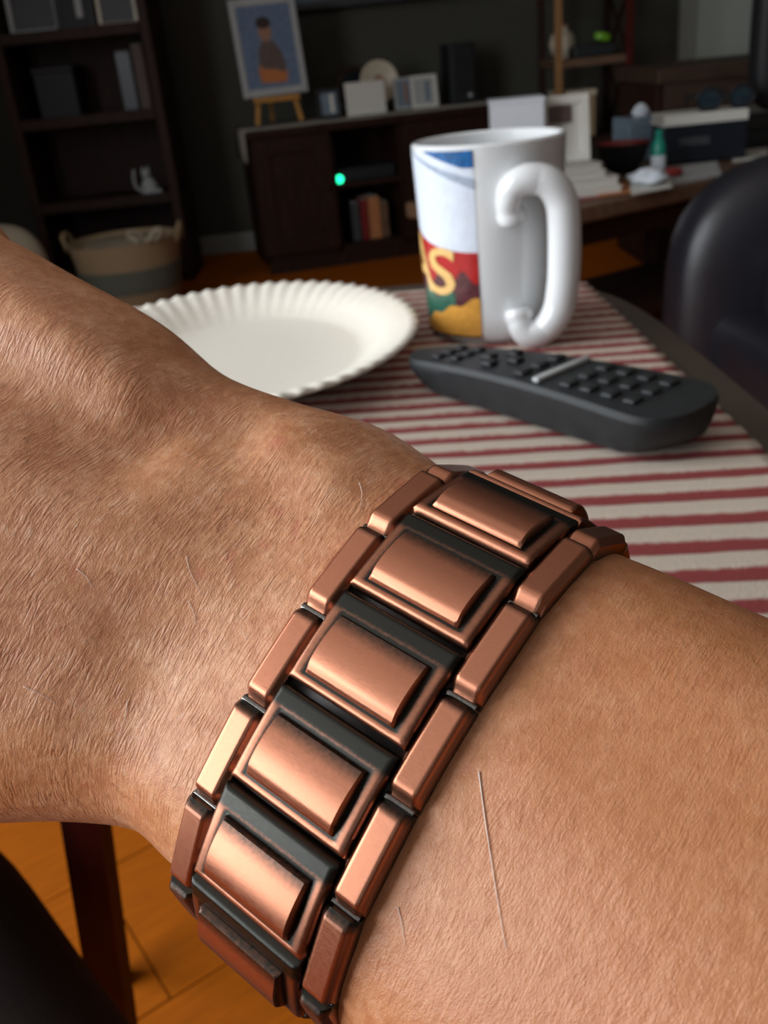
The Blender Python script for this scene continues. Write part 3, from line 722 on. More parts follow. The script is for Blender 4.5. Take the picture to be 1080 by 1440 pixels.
for xa, xb in ((CL + .01, -.06), (.25, CRR - .01)):
    d = MB().box(((xa + xb) / 2, CF + .012, .31), (xb - xa, .02, .47), bev=.004).build('door', 'dark_wood', con)
    pf = MB(); xm, hw2 = (xa + xb) / 2, (xb - xa) / 2
    for sx in (-1, 1): pf.box((xm + sx * (hw2 - .03), CF - .001, .31), (.06, .012, .46), bev=.003)
    for zz in (.11, .51): pf.box((xm, CF - .001, zz), (2 * hw2 - .12, .012, .06), bev=.003)
    pf.build('door_frame', 'dark_wood', d)
    MB().lathe([(.004, 0), (.005, .012), (.011, .016), (.012, .022), (.006, .028)], n=16).build('tmp', 'steel') if False else None
    kx = xb - .03 if xa < 0 else xa + .03
    kb = MB(Matrix.Translation((kx, CF - .006, .33)) @ Matrix.Rotation(PI / 2, 4, 'X')); kb.lathe([(.004, 0), (.005, .010), (.010, .014), (.011, .020), (.005, .026)], n=16); kb.build('knob', 'dark_wood', d, True)
# runner cloth on top, hanging over the left end
rn = MB(); tz = CTOP + .004
prof_ = [(CL - .022, .455), (CL - .021, .50), (CL - .020, tz - .012), (CL - .014, tz)] + [(CL + .02 + (CRR - .02 - CL) * k / 12, tz) for k in range(13)]
rn.grid([[(x_, CF + .02 - (.016 if False else 0), z_ + .0012 * math.sin(i_ * 2)) for i_, (x_, z_) in enumerate(prof_)], [(x_, CB - .02, z_ + .0012 * math.sin(i_)) for i_, (x_, z_) in enumerate(prof_)]])
ro = rn.build('table_runner', 'runner_fabric', None, 'all'); ro.modifiers.new('solid', 'SOLIDIFY').thickness = .004
tag(ro, 'beige cloth runner laid along the console and hanging over its end', 'runner')
tz += .004
# player box with a green light on the console's open shelf
bx_ = thing('media_player', 'black media player with a green light on the console shelf', 'media player', (.095, 4.2, .335))
MB().box((.095, 4.22, .36), (.25, .22, .05), bev=.004).build('case', 'black_plastic', bx_)
lp = PY(484, 255, 4.095)
q = MB(Matrix.Translation((lp.x, 4.106, lp.z)) @ Matrix.Rotation(PI / 2, 4, 'X')); q.lathe([(.017, 0), (.016, .004), (.010, .008), (.001, .0095)], n=20); q.build('indicator_light', 'led_green', bx_, True)
bk = []
for i, (xx, w2, h2, mt) in enumerate(((.035, .035, .16, 'grey_plastic'), (.075, .03, .17, 'dull_red'), (.12, .05, .175, 'orange_paper'), (.165, .03, .15, 'brown_wood'))):
    o = thing('book', ['grey book standing in the console', 'red book standing in the console', 'tan book, thickest of those standing in the console', 'thin brown book standing in the console'][i], 'book', (xx, 4.2, .08), 'books in the console')
    MB().box((xx, 4.2, .081 + h2 / 2), (w2, .13, h2), bev=.002).build('cover', mt, o)
    MB().box((xx, 4.206, .081 + h2 / 2), (w2 - .008, .128, h2 + .002)).build('pages', 'page_edge', o)

# easel with a small framed portrait
ez = tz; E0 = PY(370, 165, 4.16); E1 = PY(432, 160, 4.16)
es = thing('easel', 'small orange wooden easel holding the framed portrait on the console', 'easel', ((E0.x + E1.x) / 2, 4.2, ez))
lean = .16
def ep(x, h, dy=0): return (x, 4.17 + dy + h * lean, ez + h)
ex = (E0.x + E1.x) / 2
for sx in (-1, 1): MB().tube([ep(ex + sx * .092, .006), ep(ex + sx * .072, .12), ep(ex + sx * .02, .42)], .012, 4).build('leg', 'orange_wood', es)
MB().tube([(ex, 4.37, ez + .006), ep(ex, .40, .02)], .009, 4).build('back_leg', 'orange_wood', es)
MB().box(ep(ex, .098, -.012), (.19, .045, .02), bev=.003).build('ledge', 'orange_wood', es)
PT = Matrix.Translation(Vector(ep(ex, .11, -.022))) @ Matrix.Rotation(-math.atan(lean), 4, 'X') @ Matrix.Rotation(math.radians(-1.0), 4, 'Y')
pic = thing('framed_picture', 'framed portrait of a seated figure in orange on blue, set on easel', 'picture', PT.translation)
PWD, PHT = .265, .36
m_ = MB(PT); m_.box((0, 0, PHT / 2), (PWD, .014, PHT), bev=.003); m_.build('mount', 'mount_board', pic)
m_ = MB(PT)
for sx in (-1, 1): m_.box((sx * (PWD / 2 - .012), -.008, PHT / 2), (.024, .012, PHT), bev=.003)
for zz in (.014, PHT - .014): m_.box((0, -.008, zz), (PWD - .05, .012, .028), bev=.003)
m_.build('frame', 'mount_board', pic)
m_ = MB(PT); m_.box((0, -.008, PHT / 2), (PWD - .05, .003, PHT - .058)); paint = m_.build('painting', 'paint_blue', pic)
def blob(name, pts, material, lay):
    M = PT @ Matrix.Translation((0, -.0098 - lay * .0006, 0)) @ Matrix.Rotation(PI / 2, 4, 'X')
    q = MB(M); q.prism([(p[0], p[1]) for p in pts], 0, .0006); q.build(name, material, paint)
def ell(cx_, cz_, a_, b_, n=22): return [(cx_ + a_ * math.cos(2 * PI * k / n), cz_ + b_ * math.sin(2 * PI * k / n)) for k in range(n)]
blob('painted_figure', [(-.05, .05), (.05, .045), (.062, .075), (.045, .12), (.02, .15), (-.02, .15), (-.045, .13), (-.055, .09)], 'paint_orange', 0)
blob('painted_figure', [(-.048, .12), (-.03, .10), (.02, .095), (.05, .08), (.06, .11), (.045, .165), (.02, .20), (-.02, .205), (-.045, .17)], 'paint_brown', 1)
blob('painted_figure', ell(-.006, .235, .026, .036), 'skin_print', 2)
blob('painted_figure', ell(-.008, .268, .030, .022), 'paint_hair', 3)

# things standing on the console
def photo_frame(label, x0, x1, ybase, ytop, Y, mf, mp, group=None, bw=.012):
    p0, p1 = PY(x0, ybase, Y), PY(x1, ybase, Y); top = PY((x0 + x1) / 2, ytop, Y).z; wd = p1.x - p0.x; xc = (p0.x + p1.x) / 2
    return xc, wd, top
def frame_thing(label, xc, wd, z0_, ht, Y, mf, mp, bw=.012, mp2=None):
    o = thing('photo_frame', label, 'photo frame', (xc, Y, z0_)); M = Matrix.Translation((xc, Y, z0_)) @ Matrix.Rotation(-.14, 4, 'X')
    q = MB(M)
    for sx in (-1, 1): q.box((sx * (wd / 2 - bw / 2), 0, ht / 2), (bw, .014, ht), bev=.002)
    for zz in (bw / 2, ht - bw / 2): q.box((0, 0, zz), (wd - 2 * bw, .014, bw), bev=.002)
    q.build('frame', mf, o); q = MB(M); q.box((0, .002, ht / 2), (wd - 2 * bw + .002, .006, ht - 2 * bw + .002)); q.build('print', mp, o)
    if mp2: q = MB(M); q.box((wd * .12, -.002, ht * .5), (wd * .16, .003, ht * .62)); q.build('print_figure', mp2, o)
    q = MB(M); q.add([(-.02, .007, ht * .75), (.02, .007, ht * .75), (.02, .062, .012), (-.02, .062, .012), (-.02, .011, ht * .75), (.02, .011, ht * .75), (.02, .067, .012), (-.02, .067, .012)], [(0, 1, 2, 3), (7, 6, 5, 4), (0, 4, 5, 1), (2, 6, 7, 3), (1, 5, 6, 2), (0, 3, 7, 4)]); q.build('stand', mf, o)
    return o
frame_thing('small black photo frame with a pale print on the console', -.022, .098, tz, .115, 4.17, 'black_plastic', 'blue_grey', .015, 'card_white')
cdn = MB(Matrix.Translation((.13, 4.15, tz)) @ Matrix.Rotation(-.10, 4, 'X')); cdn.box((0, 0, .064), (.168, .012, .128), bev=.002)
tag(cdn.build('greeting_card', 'card_white'), 'plain cream square card propped on the console', 'card')
dp = thing('display_plate', 'cream round decorative plate propped on a stand behind the card', 'plate', (.22, 4.27, tz))
M = Matrix.Translation((.222, 4.27, tz + .118)) @ Matrix.Rotation(PI / 2 - .15, 4, 'X')
q = MB(M); q.lathe([(.0, .0), (.045, .0), (.055, .006), (.082, .012), (.084, .009), (.055, -.001), (.0, -.005)], n=40, cap=False); q.build('plate', 'plate_cream', dp, True)
q = MB(M); q.lathe([(.0, .0015), (.026, .0015), (.026, .003), (.0, .003)], n=24, cap=False); q.build('plate_motif', 'skin_print', dp)
q = MB()
for sx in (-1, 1): q.tube([(.222 + sx * .035, 4.24, tz + .012), (.222 + sx * .035, 4.25, tz + .005), (.222 + sx * .035, 4.32, tz + .005), (.222 + sx * .03, 4.31, tz + .10)], .005, 8)
q.build('stand', 'black_plastic', dp)
ck = thing('mantel_clock', 'dark rounded clock beside the cream plate on the console', 'clock', (.135, 4.38, tz))
q = MB(Matrix.Translation((.135, 4.40, tz + .105)) @ Matrix.Rotation(PI / 2, 4, 'X')); q.lathe([(.02, 0), (.078, 0), (.082, .006), (.082, .034), (.076, .040), (.02, .040)], n=36); q.build('case', 'dark_wood', ck, True)
q = MB(Matrix.Translation((.135, 4.358, tz + .105)) @ Matrix.Rotation(PI / 2, 4, 'X')); q.lathe([(.001, 0), (.064, 0), (.064, .002), (.001, .002)], n=32); q.build('dial', 'dark_glass', ck)
q = MB(); q.box((.135, 4.38, tz + .012), (.13, .06, .024), bev=.004); q.build('base', 'dark_wood', ck)
frame_thing('pale mauve photo frame between the plate and the white one', .315, .085, tz, .125, 4.22, 'mount_board', 'blue_grey', .012, 'skin_print')
frame_thing('white photo frame with a blurry print next to the speaker', .392, .115, tz, .128, 4.17, 'card_white', 'mount_board', .014, 'blue_grey')
sp_ = thing('speaker', 'black upright speaker with a small light on the console end', 'speaker', (.575, 4.25, tz))
MB().box((.575, 4.26, tz + .118), (.115, .14, .235), bev=.006).build('cabinet', 'black_plastic', sp_)
MB().box((.575, 4.186, tz + .135), (.098, .008, .175), bev=.003).build('grille', 'black_rubber', sp_)
q = MB(Matrix.Translation((.60, 4.188, tz + .03)) @ Matrix.Rotation(PI / 2, 4, 'X')); q.lathe([(.009, 0), (.009, .004), (.004, .007)], n=16); q.build('button', 'silver_plastic', sp_)
TURN = Matrix.Translation((CL, CF, 0)) @ Matrix.Rotation(math.radians(12), 4, 'Z') @ Matrix.Translation((-CL, -CF, 0))
for o in set(bpy.data.objects) - BEFORE:
    if o.parent is None: o.matrix_world = TURN @ Matrix.Translation(o.location)
# television above the console
tv_ = thing('television', 'black flat television mounted on the wall above the console', 'television', (.17, YF - .05, .99))
MB().box((.17, YF - .055, 1.31), (1.06, .05, .62), bev=.008).build('bezel', 'black_plastic', tv_)
MB().box((.17, YF - .0825, 1.315), (1.02, .006, .57)).build('screen', 'black_screen', tv_)
MB().box((.17, YF - .018, 1.31), (.3, .030, .2)).build('bracket', 'black_rubber', tv_)

# ------------------------------------------------------------------ bookcase on the left
BX0, BX1, BF, BK = -1.335, -.715, 4.13, 4.45
bc = thing('bookcase', 'tall dark red-brown wooden bookcase with open shelves by the green wall', 'bookcase', ((BX0 + BX1) / 2, 4.3, 0))
for xx in (BX0 + .02, BX1 - .02): MB().box((xx, (BF + BK) / 2, .72), (.04, BK - BF, 1.44), bev=.004).build('side_panel', 'dark_wood', bc)
MB().box(((BX0 + BX1) / 2, BK - .006, .72), (BX1 - BX0 - .08, .012, 1.40)).build('back_panel', 'dark_wood', bc)
for zz in (.06, .352, .675, .985, 1.42):
    s_ = MB().box(((BX0 + BX1) / 2, (BF + BK) / 2, zz), (BX1 - BX0 - .08, BK - BF - .02, .025)).build('shelf', 'dark_wood', bc)
    MB().box(((BX0 + BX1) / 2, BF + .002, zz), (BX1 - BX0 - .08, .014, .042), bev=.003).build('shelf_lip', 'dark_wood', s_)
zs = .985 + .0125
frame_thing('wide grey photo frame on the bookcase beside the black one', -1.175, .20, zs, .27, 4.22, 'mount_board', 'grey_plastic', .018)
frame_thing('black photo frame with a small pale print on the bookcase', -1.005, .15, zs, .22, 4.19, 'black_plastic', 'black_rubber', .02, 'mount_board')
frame_thing('grey photo frame with pale edges at the end of the bookcase shelf', -.845, .155, zs, .26, 4.21, 'plate_cream', 'grey_plastic', .014)
for i, (xx, w2, h2, mt, lb_) in enumerate(((-.80, .045, .24, 'paint_brown', 'brown book on the second bookcase shelf by the side panel'), (-.86, .06, .22, 'navy_board', 'dark blue book on the second bookcase shelf'), (-1.15, .16, .17, 'black_rubber', 'black storage box on the second bookcase shelf'))):
    o = thing('book' if i < 2 else 'storage_box', lb_, 'book' if i < 2 else 'box', (xx, 4.3, .6875))
    MB().box((xx, 4.3, .6885 + h2 / 2), (w2, .16, h2), bev=.003).build('cover' if i < 2 else 'box_body', mt, o)
    if i < 2: MB().box((xx, 4.306, .689 + h2 / 2), (w2 - .01, .16, h2 + .002)).build('pages', 'page_edge', o)
    else: MB().box((xx, 4.3, .6885 + h2 + .01), (w2 + .01, .17, .02), bev=.004).build('lid', mt, o)
# small white cat figurine
fx, fy, fz = -.845, 4.20, .3645
fg = thing('figurine', 'small white seated animal figurine on the lower bookcase shelf', 'figurine', (fx, fy, fz))
q = MB(); q.lathe([(.02, 0), (.036, .004), (.038, .02), (.030, .045), (.020, .062), (.012, .07)], (fx, fy, fz), 20); q.build('body', 'mount_board', fg, True)
q = MB(); q.lathe([(.002, -.020), (.013, -.015), (.020, 0), (.014, .014), (.002, .019)], (fx - .004, fy - .012, fz + .082), 16)
for sx in (-1, 1): q.lathe([(.007, 0), (.004, .010), (.0006, .018)], (fx - .004 + sx * .011, fy - .010, fz + .094), 8)
q.build('head', 'mount_board', fg, True)
q = MB(); q.tube(catmull([(fx - .03, fy, fz + .01), (fx - .055, fy, fz + .03), (fx - .06, fy, fz + .07), (fx - .052, fy, fz + .10)], 4), .006, 8); q.build('tail', 'mount_board', fg, 'all')
q = MB(); q.tube([(fx + .01, fy - .03, fz + .009), (fx + .05, fy - .02, fz + .009)], .009, 8); q.build('paw', 'mount_board', fg, True)
# basket on the floor in front of the bookcase
bp0 = PZ(165, 445, 0); BXC, BYC = -.86, 3.62
bs = thing('basket', 'tan woven basket with a grey-green band and a bow beside the bookcase', 'basket', (BXC, BYC, 0))
q = MB(); n = 44
prof = [(.150, .0), (.160, .01), (.185, .15), (.205, .275), (.207, .283), (.198, .283), (.192, .27), (.150, .02), (.0, .02)]
q.lathe(prof, (BXC, BYC, 0), n); q.build('basket_body', 'basket_fibre', bs, True)
q = MB(); q.lathe([(.180, .105), (.196, .19), (.199, .19), (.183, .105)], (BXC, BYC, 0), n, cap=False); q.build('band', 'basket_grey', bs, True)
hr = .199
for sg in (-1, 1):
    q = MB(); q.tube(catmull([(BXC + sg * hr, BYC - .05, .26), (BXC + sg * (hr + .015), BYC - .03, .31), (BXC + sg * (hr + .012), BYC + .03, .31), (BXC + sg * hr, BYC + .05, .26)], 5), .010, 8); q.build('handle', 'basket_fibre', bs, 'all')
q = MB()
for sx in (-1, 1): q.tube(catmull([(BXC + .12, BYC - .165, .285), (BXC + .12 + sx * .035, BYC - .175, .325), (BXC + .12 + sx * .06, BYC - .17, .315), (BXC + .12 + sx * .03, BYC - .165, .285)], 5), .012, 8, flat=.4)
q.build('bow', 'cream_fabric', bs, 'all')
q = MB(); q.lathe([(.0, .0), (.09, .01), (.14, .04), (.17, .0)], (BXC, BYC, .235), 28, cap=False); q.build('folded_cloth', 'cream_fabric', bs, 'all')
# cream cushion at the far left
cs = PY(14, 345, 3.3)
q = MB(); rows = []
for i in range(17):
    ph = -PI / 2 + PI * i / 16; rows.append([(cs.x - .10 + .20 * math.copysign(abs(math.cos(ph)) ** .6, 1) * math.cos(2 * PI * k / 32) * 1.0, 3.35 + .10 * math.cos(ph) * math.sin(2 * PI * k / 32), .21 + .20 * math.copysign(abs(math.sin(ph)) ** .75, math.sin(ph))) for k in range(32)])
q.grid(rows, True); tag(q.build('cushion', 'cream_fabric', None, 'all'), 'plump cream cushion standing on the floor near the bookcase', 'cushion')

# ------------------------------------------------------------------ open etagere on the right of the console
ET = thing('etagere', 'open wooden shelf unit with crossed side braces beside the console', 'shelf unit', (1.0, 4.2, 0))
EX0, EX1, EF, EB = .865, 1.145, 4.08, 4.42
for xx, yy, mt in ((EX0, EF, 'light_wood'), (EX1, EF, 'red_wood'), (EX0, EB, 'dark_wood'), (EX1, EB, 'dark_wood')): MB().box((xx, yy, .62), (.028, .028, 1.24), bev=.003).build('post', mt, ET)
for zz in (.10, .41, .705, .96, 1.22): MB().box(((EX0 + EX1) / 2, (EF + EB) / 2, zz), (EX1 - EX0 + .02, EB - EF + .02, .03), bev=.003).build('shelf', 'brown_wood' if zz != .41 else 'dark_wood', ET)
for za, zb in ((.43, .69), (.72, .945)):
    for d_ in (0, 1): MB().tube([(EX1, EF + .015, za if d_ else zb), (EX1, EB - .015, zb if d_ else za)], .008, 6).build('cross_brace', 'dark_wood', ET)
rz = .72
o = thing('radio', 'black desk radio with a bright green panel on the open shelf', 'radio', (1.03, 4.16, rz))
MB().box((1.02, 4.18, rz + .022), (.16, .12, .042), bev=.006).build('case', 'black_plastic', o)
gl = MB(Matrix.Translation((1.052, 4.13, rz + .068)) @ Matrix.Rotation(.25, 4, 'Y')); gl.lathe([(.001, -.017), (.030, -.013), (.036, 0), (.030, .012), (.001, .017)], n=20, sy=.6); gl.build('green_panel', 'green_leaf', o, True)
o = thing('vase', 'small round clay vase on the open shelf behind the radio', 'vase', (.925, 4.28, rz))
q = MB(); q.lathe([(.025, 0), (.045, .02), (.056, .055), (.045, .09), (.022, .108), (.026, .12)], (.925, 4.28, rz), 24); q.build('vase_body', 'plate_cream', o, True)
q = MB(); q.lathe([(.026, .118), (.029, .122), (.026, .126), (.020, .122)], (.925, 4.28, rz), 24, cap=False); q.build('rim', 'skin_print', o, True)
o = thing('storage_box', 'beige cardboard box on the open shelf below the radio', 'box', (.955, 4.2, .425))
MB().box((.945, 4.2, .505), (.15, .2, .155), bev=.004).build('box_body', 'basket_fibre', o); MB().box((.945, 4.2, .592), (.158, .208, .022), bev=.004).build('lid', 'plate_cream', o)

# ------------------------------------------------------------------ low table at the right with its clutter
KZ = .45
ka, kb_ = PZ(690, 318, KZ), PZ(1010, 250, KZ); kd = (kb_ - ka); kd.z = 0; kang = math.atan2(kd.y, kd.x); kx_ = kd.normalized(); ky_ = Vector((-kx_.y, kx_.x, 0))
KL, KW = .95, .50
kc = ka + kx_ * (KL / 2 + .10) + ky_ * (KW / 2)
ct = thing('coffee_table', 'low brown wooden table covered with papers, boxes and odds and ends', 'table', (kc.x, kc.y, 0))
MB().box((kc.x, kc.y, KZ - .02), (KL, KW, .04), rz=kang, bev=.006).build('table_top', 'brown_wood', ct)
MB().box((kc.x, kc.y, KZ - .075), (KL - .14, KW - .14, .07), rz=kang).build('apron', 'dark_wood', ct)
MB().box((kc.x, kc.y, .13), (KL - .14, KW - .14, .025), rz=kang).build('lower_shelf', 'dark_wood', ct)
for sx in (-1, 1):
    for sy in (-1, 1):
        p = kc + kx_ * (sx * (KL / 2 - .06)) + ky_ * (sy * (KW / 2 - .06)); MB().box((p.x, p.y, KZ / 2 - .02), (.055, .055, KZ - .04), rz=kang, bev=.004).build('leg', 'dark_wood', ct)
def on(x, y): p = PZ(x, y, KZ); return p
def sheet(name, label, cat, pts, material, z=KZ + .0008, th=.003):
    ps = [PZ(x, y, z) for x, y in pts]; q = MB(); q.prism([(p.x, p.y) for p in ps], z, z + th); return tag(q.build(name, material), label, cat)
# white box behind the mug
p = on(735, 285); wb = thing('gift_box', 'pale blue-white upright carton standing behind the mug on low table', 'box', (p.x, p.y + .06, KZ))
hb_ = PY(730, 145, p.y).z - KZ
MB().box((p.x, p.y + .06, KZ + hb_ / 2), (.128, .10, hb_), rz=-.1, bev=.003).build('carton', 'paper_cool', wb); MB().box((p.x, p.y + .06, KZ + hb_ + .004), (.132, .104, .010), rz=-.1, bev=.002).build('lid', 'paper_cool', wb)
# stack of papers and books with a framed picture on top
sp0 = on(818, 278)
zst = KZ + .001
for i, (w2, d2, h2, dx, mt, lb_) in enumerate(((.17, .15, .020, .012, 'card_white', 'bottom white book in the stack under the white picture frame'), (.155, .14, .022, .010, 'page_edge', 'second book up in the stack under the white picture frame'), (.125, .13, .016, -.008, 'card_white', 'third book up in the stack under the white picture frame'), (.11, .12, .016, -.010, 'page_edge', 'top book in the stack under the white picture frame'))):
    o = thing('book', lb_, 'book', (sp0.x + dx, sp0.y + .06, zst), 'books stacked on the low table')
    b_ = MB().box((sp0.x + dx, sp0.y + .06, zst + h2 / 2), (w2 - .006, d2 - .006, h2 - .004), rz=.05 * i).build('pages', 'page_edge', o)
    q = MB()
    for zz in (zst + .001, zst + h2 - .001): q.box((sp0.x + dx, sp0.y + .06, zz), (w2, d2, .002), rz=.05 * i)
    q.build('cover', mt, o); zst += h2 + .0005
htp = PY(820, 132, sp0.y + .06).z - zst
pfx = PY(798, 200, sp0.y + .06).x
o = frame_thing('white picture frame with a dark reddish print on the book stack', pfx, .125, zst, htp, sp0.y + .085, 'card_white', 'card_white', .022)
q = MB(Matrix.Translation((pfx, sp0.y + .085, zst)) @ Matrix.Rotation(-.14, 4, 'X')); q.box((-.012, -.004, htp * .72), (.060, .004, htp * .26)); q.build('print_figure', 'paint_brown', o)
# magazines and sheets along the front edge
sheet('magazine', 'red magazine lying at the front of the low table', 'magazine', [(800, 288), (850, 278), (856, 268), (800, 272)], 'dull_red')
sheet('magazine', 'orange magazine lying on the low table beside the red one', 'magazine', [(842, 277), (897, 270), (890, 256), (838, 264)], 'orange_paper', KZ + .0045)
sheet('paper_sheet', 'white sheet of paper at the front of the low table', 'paper', [(888, 275), (945, 264), (940, 245), (885, 255)], 'card_white', KZ + .0085)
sheet('paper_sheet', 'cream sheet of paper under the navy box on the low table', 'paper', [(940, 262), (1015, 247), (1008, 228), (935, 236)], 'mount_board', KZ + .0008)
def crumple(name, label, cat, x, y, rx, ry, rz_, material, z=KZ + .012):
    p = PZ(x, y, z); q = MB(); rows = []
    for i in range(13):
        ph = -PI / 2 + PI * i / 12; row = []
        for k in range(24):
            th = 2 * PI * k / 24; d = Vector((math.cos(ph) * math.cos(th), math.cos(ph) * math.sin(th), math.sin(ph))); s = 1 + .45 * noise.noise(d * 2.4 + Vector((x, y, 0)))
            zz = p.z + rz_ * (d.z * s) + rz_ * .8; row.append((p.x + rx * d.x * s, p.y + ry * d.y * s, max(z + .0005, zz)))
        rows.append(row)
    return tag(q.grid(rows, True).build(name, material, None, 'all'), label, cat)
crumple('tissue', 'crumpled white tissue on the paper at the table front', 'tissue', 912, 258, .045, .05, .020, 'paper_cool')
p = on(882, 246)
o = thing('bowl', 'dark bowl with a dull red inside on the low table', 'bowl', (p.x, p.y + .05, KZ))
q = MB(); q.lathe([(.030, .001), (.036, .004), (.060, .035), (.072, .075), (.074, .080)], (p.x, p.y + .05, KZ), 32); q.f.pop(); q.build('bowl_body', 'black_plastic', o, True)
q = MB(); q.lathe([(.0735, .0795), (.068, .072), (.056, .036), (.032, .008), (.001, .008)], (p.x, p.y + .05, KZ), 32, cap=False); q.build('bowl_inside', 'dull_red', o, True)
p = PZ(925, 242, KZ + .004)
o = thing('spray_bottle', 'small bottle with a teal green body and pale base on low table', 'bottle', (p.x, p.y, KZ + .005))
q = MB(); q.lathe([(.016, 0), (.020, .004), (.020, .035), (.0195, .036)], (p.x, p.y, KZ + .012), 20); q.build('bottle_base', 'paper_cool', o, True)
q = MB(); q.lathe([(.0195, .036), (.019, .060), (.012, .078), (.009, .082)], (p.x, p.y, KZ + .012), 20); q.build('bottle_body', 'teal_plastic', o, True)
q = MB(); q.lathe([(.009, .082), (.010, .083), (.010, .098), (.004, .101)], (p.x, p.y, KZ + .012), 16); q.build('cap', 'teal_plastic', o, True)
p = PZ(946, 248, KZ + .004); q = MB(); q.lathe([(.008, 0), (.024, .003), (.026, .012), (.020, .020), (.016, .0215), (.002, .022)], (p.x, p.y, KZ + .0045), 22); tag(q.build('jar_lid', 'dull_red', None, True), 'dull red jar lid lying by the teal bottle', 'lid')
# navy box, white book, sunglasses
p = PZ(935, 235, KZ); nb = Vector((p.x, p.y)) + Vector((.115, .07))
o = thing('document_box', 'navy box with a grey label under the white book on low table', 'box', (nb.x, nb.y, KZ + .004))
MB().box((nb.x, nb.y, KZ + .055), (.235, .14, .10), rz=-.06, bev=.004).build('box_body', 'navy_board', o)
MB().box((nb.x - .035, nb.y - .071, KZ + .062), (.085, .003, .022), rz=-.06).build('label_plate', 'grey_plastic', o)
o = thing('book', 'white book lying flat on the navy box', 'book', (nb.x, nb.y, KZ + .105))
MB().box((nb.x - .005, nb.y, KZ + .120), (.225, .135, .022), rz=-.04).build('pages', 'page_edge', o)
q = MB()
for zz in (.1075, .1325): q.box((nb.x - .005, nb.y - .002, KZ + zz), (.232, .14, .003), rz=-.04)
q.box((nb.x - .005, nb.y - .072, KZ + .120), (.232, .003, .026), rz=-.04); q.build('cover', 'card_white', o)
gz = KZ + .1345; gx, gy = nb.x + .055, nb.y - .02
o = thing('sunglasses', 'dark sunglasses resting on the white book', 'glasses', (gx, gy, gz))
for sx in (-1, 1):
    M = Matrix.Translation((gx + sx * .045, gy - .03, gz + .030)) @ Matrix.Rotation(PI / 2 + .15, 4, 'X')
    q = MB(M); q.lathe([(.001, .003), (.024, .002), (.034, -.001), (.034, -.003), (.001, .001)], n=28, sy=.78, cap=False); q.build('lens', 'lens_dark', o, True)
    q = MB(M); q.tube([(.036 * math.cos(2 * PI * k / 24), .029 * math.sin(2 * PI * k / 24), 0) for k in range(25)], .005, 8, cap=False); q.build('rim', 'black_rubber', o, 'all')
    q = MB(); q.tube(catmull([(gx + sx * .080, gy - .03, gz + .042), (gx + sx * .084, gy + .02, gz + .040), (gx + sx * .082, gy + .055, gz + .034), (gx + sx * .078, gy + .07, gz + .006)], 5), .005, 8); q.build('temple', 'black_rubber', o, 'all')
q = MB(); q.tube([(gx - .012, gy - .03, gz + .036), (gx, gy - .032, gz + .042), (gx + .012, gy - .03, gz + .036)], .005, 8); q.build('bridge', 'black_rubber', o, 'all')
p = PZ(900, 226, KZ)
p.y -= .02
o = thing('tissue_box', 'pale blue-grey tissue box behind the navy box on low table', 'box', (p.x, p.y, KZ))
h3 = PY(905, 163, p.y + .06).z - KZ
MB().box((p.x + .01, p.y + .06, KZ + h3 / 2 + .001), (.13, .11, h3), rz=.2, bev=.004).build('box_body', 'blue_grey', o)
q = MB(); q.lathe([(.02, 0), (.028, .012), (.018, .028), (.006, .036)], (p.x + .01, p.y + .06, KZ + h3), 12, sy=.5); q.build('tissue', 'paper_cool', o, True)
sheet('paper_sheet', 'loose white paper lying at the right end of the low table', 'paper', [(1030, 228), (1080, 222), (1080, 208), (1030, 214)], 'card_white', KZ + .0008)

# ------------------------------------------------------------------ dark leather recliner at the right
RX, RY = .99, 1.36
rc = thing('armchair', 'dark leather armchair with thick rounded arms beside the side table', 'armchair', (RX, RY, 0))
def pad(c, d, name, p=None, e=.38, material='dark_leather', rz=0.0):
    rows = []
    for i in range(21):
        ph = -PI / 2 + PI * i / 20; cp_, sp__ = math.cos(ph), math.sin(ph); row = []
        for k in range(40):
            th = 2 * PI * k / 40; f_ = lambda q: math.copysign(abs(q) ** e, q)
            row.append((c[0] + d[0] / 2 * f_(cp_) * f_(math.cos(th)), c[1] + d[1] / 2 * f_(cp_) * f_(math.sin(th)), c[2] + d[2] / 2 * f_(sp__)))
        rows.append(row)
    return MB().grid(rows, True).build(name, material, p or rc, 'all')
pad((1.0, 1.38, .20), (.80, .62, .34), 'base', e=.22)
pad((.99, 1.38, .40), (.66, .46, .20), 'seat_cushion')
pad((.975, 1.11, .325), (.86, .19, .58), 'arm', e=.55); pad((.975, 1.66, .325), (.86, .19, .58), 'arm', e=.55)
pad((1.36, 1.38, .58), (.24, .60, .86), 'backrest', e=.45)
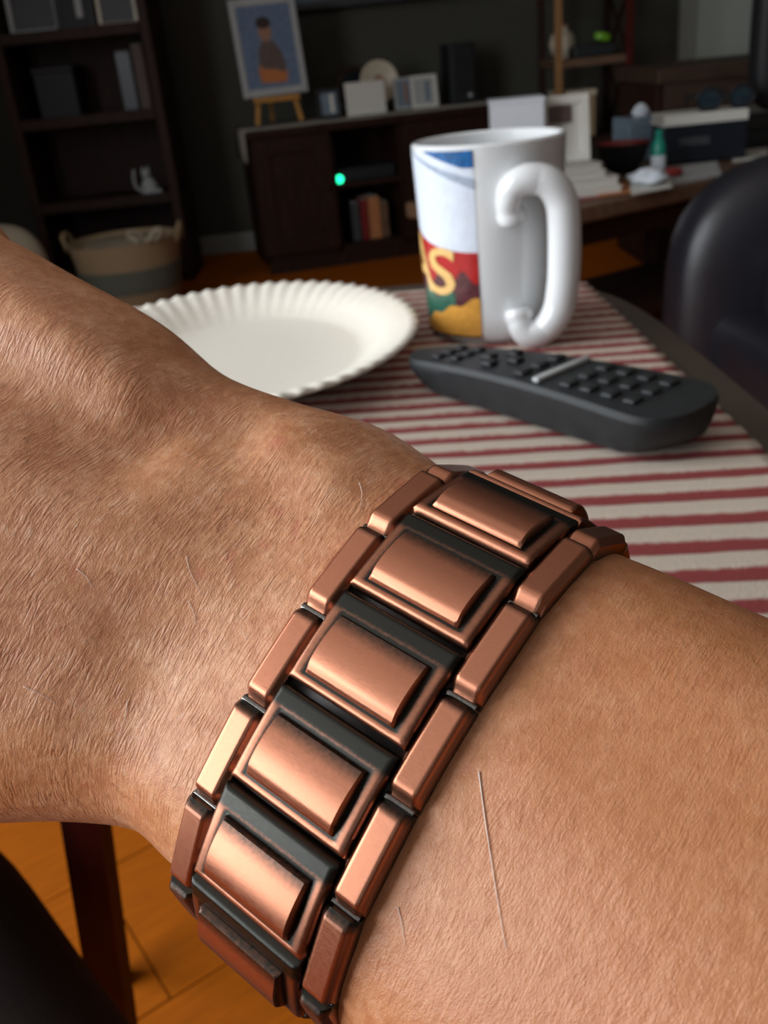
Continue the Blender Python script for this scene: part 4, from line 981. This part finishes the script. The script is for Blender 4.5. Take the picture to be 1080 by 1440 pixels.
for sx in (.68, 1.3):
    for sy in (1.15, 1.61): MB().lathe([(.022, 0), (.028, .06)], (sx, sy, 0), 12).build('foot', 'dark_wood', rc)

# ------------------------------------------------------------------ desk and office chair at the far right
DX0, DX1 = 1.055, 2.1
dk = thing('desk', 'brown wooden desk against the back wall by the pale door', 'desk', (1.6, 3.5, 0))
MB().box(((DX0 + DX1) / 2, 3.68, .655), (DX1 - DX0, .55, .05), bev=.006).build('desk_top', 'desk_wood', dk)
MB().box(((DX0 + DX1) / 2, 3.43, .585), (DX1 - DX0 - .06, .03, .09), bev=.003).build('apron', 'desk_wood', dk)
for sx in (DX0 + .05, DX1 - .05):
    for sy in (3.45, 3.91): MB().box((sx, sy, .315), (.055, .055, .63), bev=.004).build('leg', 'dark_wood', dk)
MB().box((DX0 + .085, 3.68, .32), (.15, .46, .62), bev=.004).build('drawer_unit', 'dark_wood', dk)
oc = thing('office_chair', 'black high-backed office chair standing behind the low table at desk', 'chair', (1.50, 3.05, 0))
ocx, ocy = 1.375, 2.95
pad((ocx, ocy - .02, .80), (.40, .11, .50), 'backrest', oc, .4, 'black_rubber'); pad((ocx, ocy + .24, .47), (.46, .46, .10), 'seat', oc, .4, 'black_rubber')
MB().tube([(ocx, ocy + .0, .62), (ocx, ocy + .02, .46), (ocx, ocy + .2, .41)], .022, 10).build('back_bracket', 'black_plastic', oc, 'all')
MB().tube([(ocx, ocy + .24, .07), (ocx, ocy + .24, .43)], .025, 12).build('column', 'grey_plastic', oc, True)
for k in range(5):
    a_ = 2 * PI * k / 5 + .3; ex_, ey_ = ocx + .26 * math.cos(a_), ocy + .24 + .26 * math.sin(a_)
    lgx = MB().tube([(ocx, ocy + .24, .10), (ex_, ey_, .065)], [.024, .016], 8).build('base_arm', 'black_plastic', oc, True)
    MB(Matrix.Translation((ex_, ey_, .027)) @ Matrix.Rotation(PI / 2, 4, 'X')).lathe([(.012, -.018), (.026, -.014), (.027, 0), (.026, .014), (.012, .018)], n=16).build('caster', 'black_rubber', lgx, True)

for o in list(bpy.data.objects):
    if '_o' in o: del o['_o']
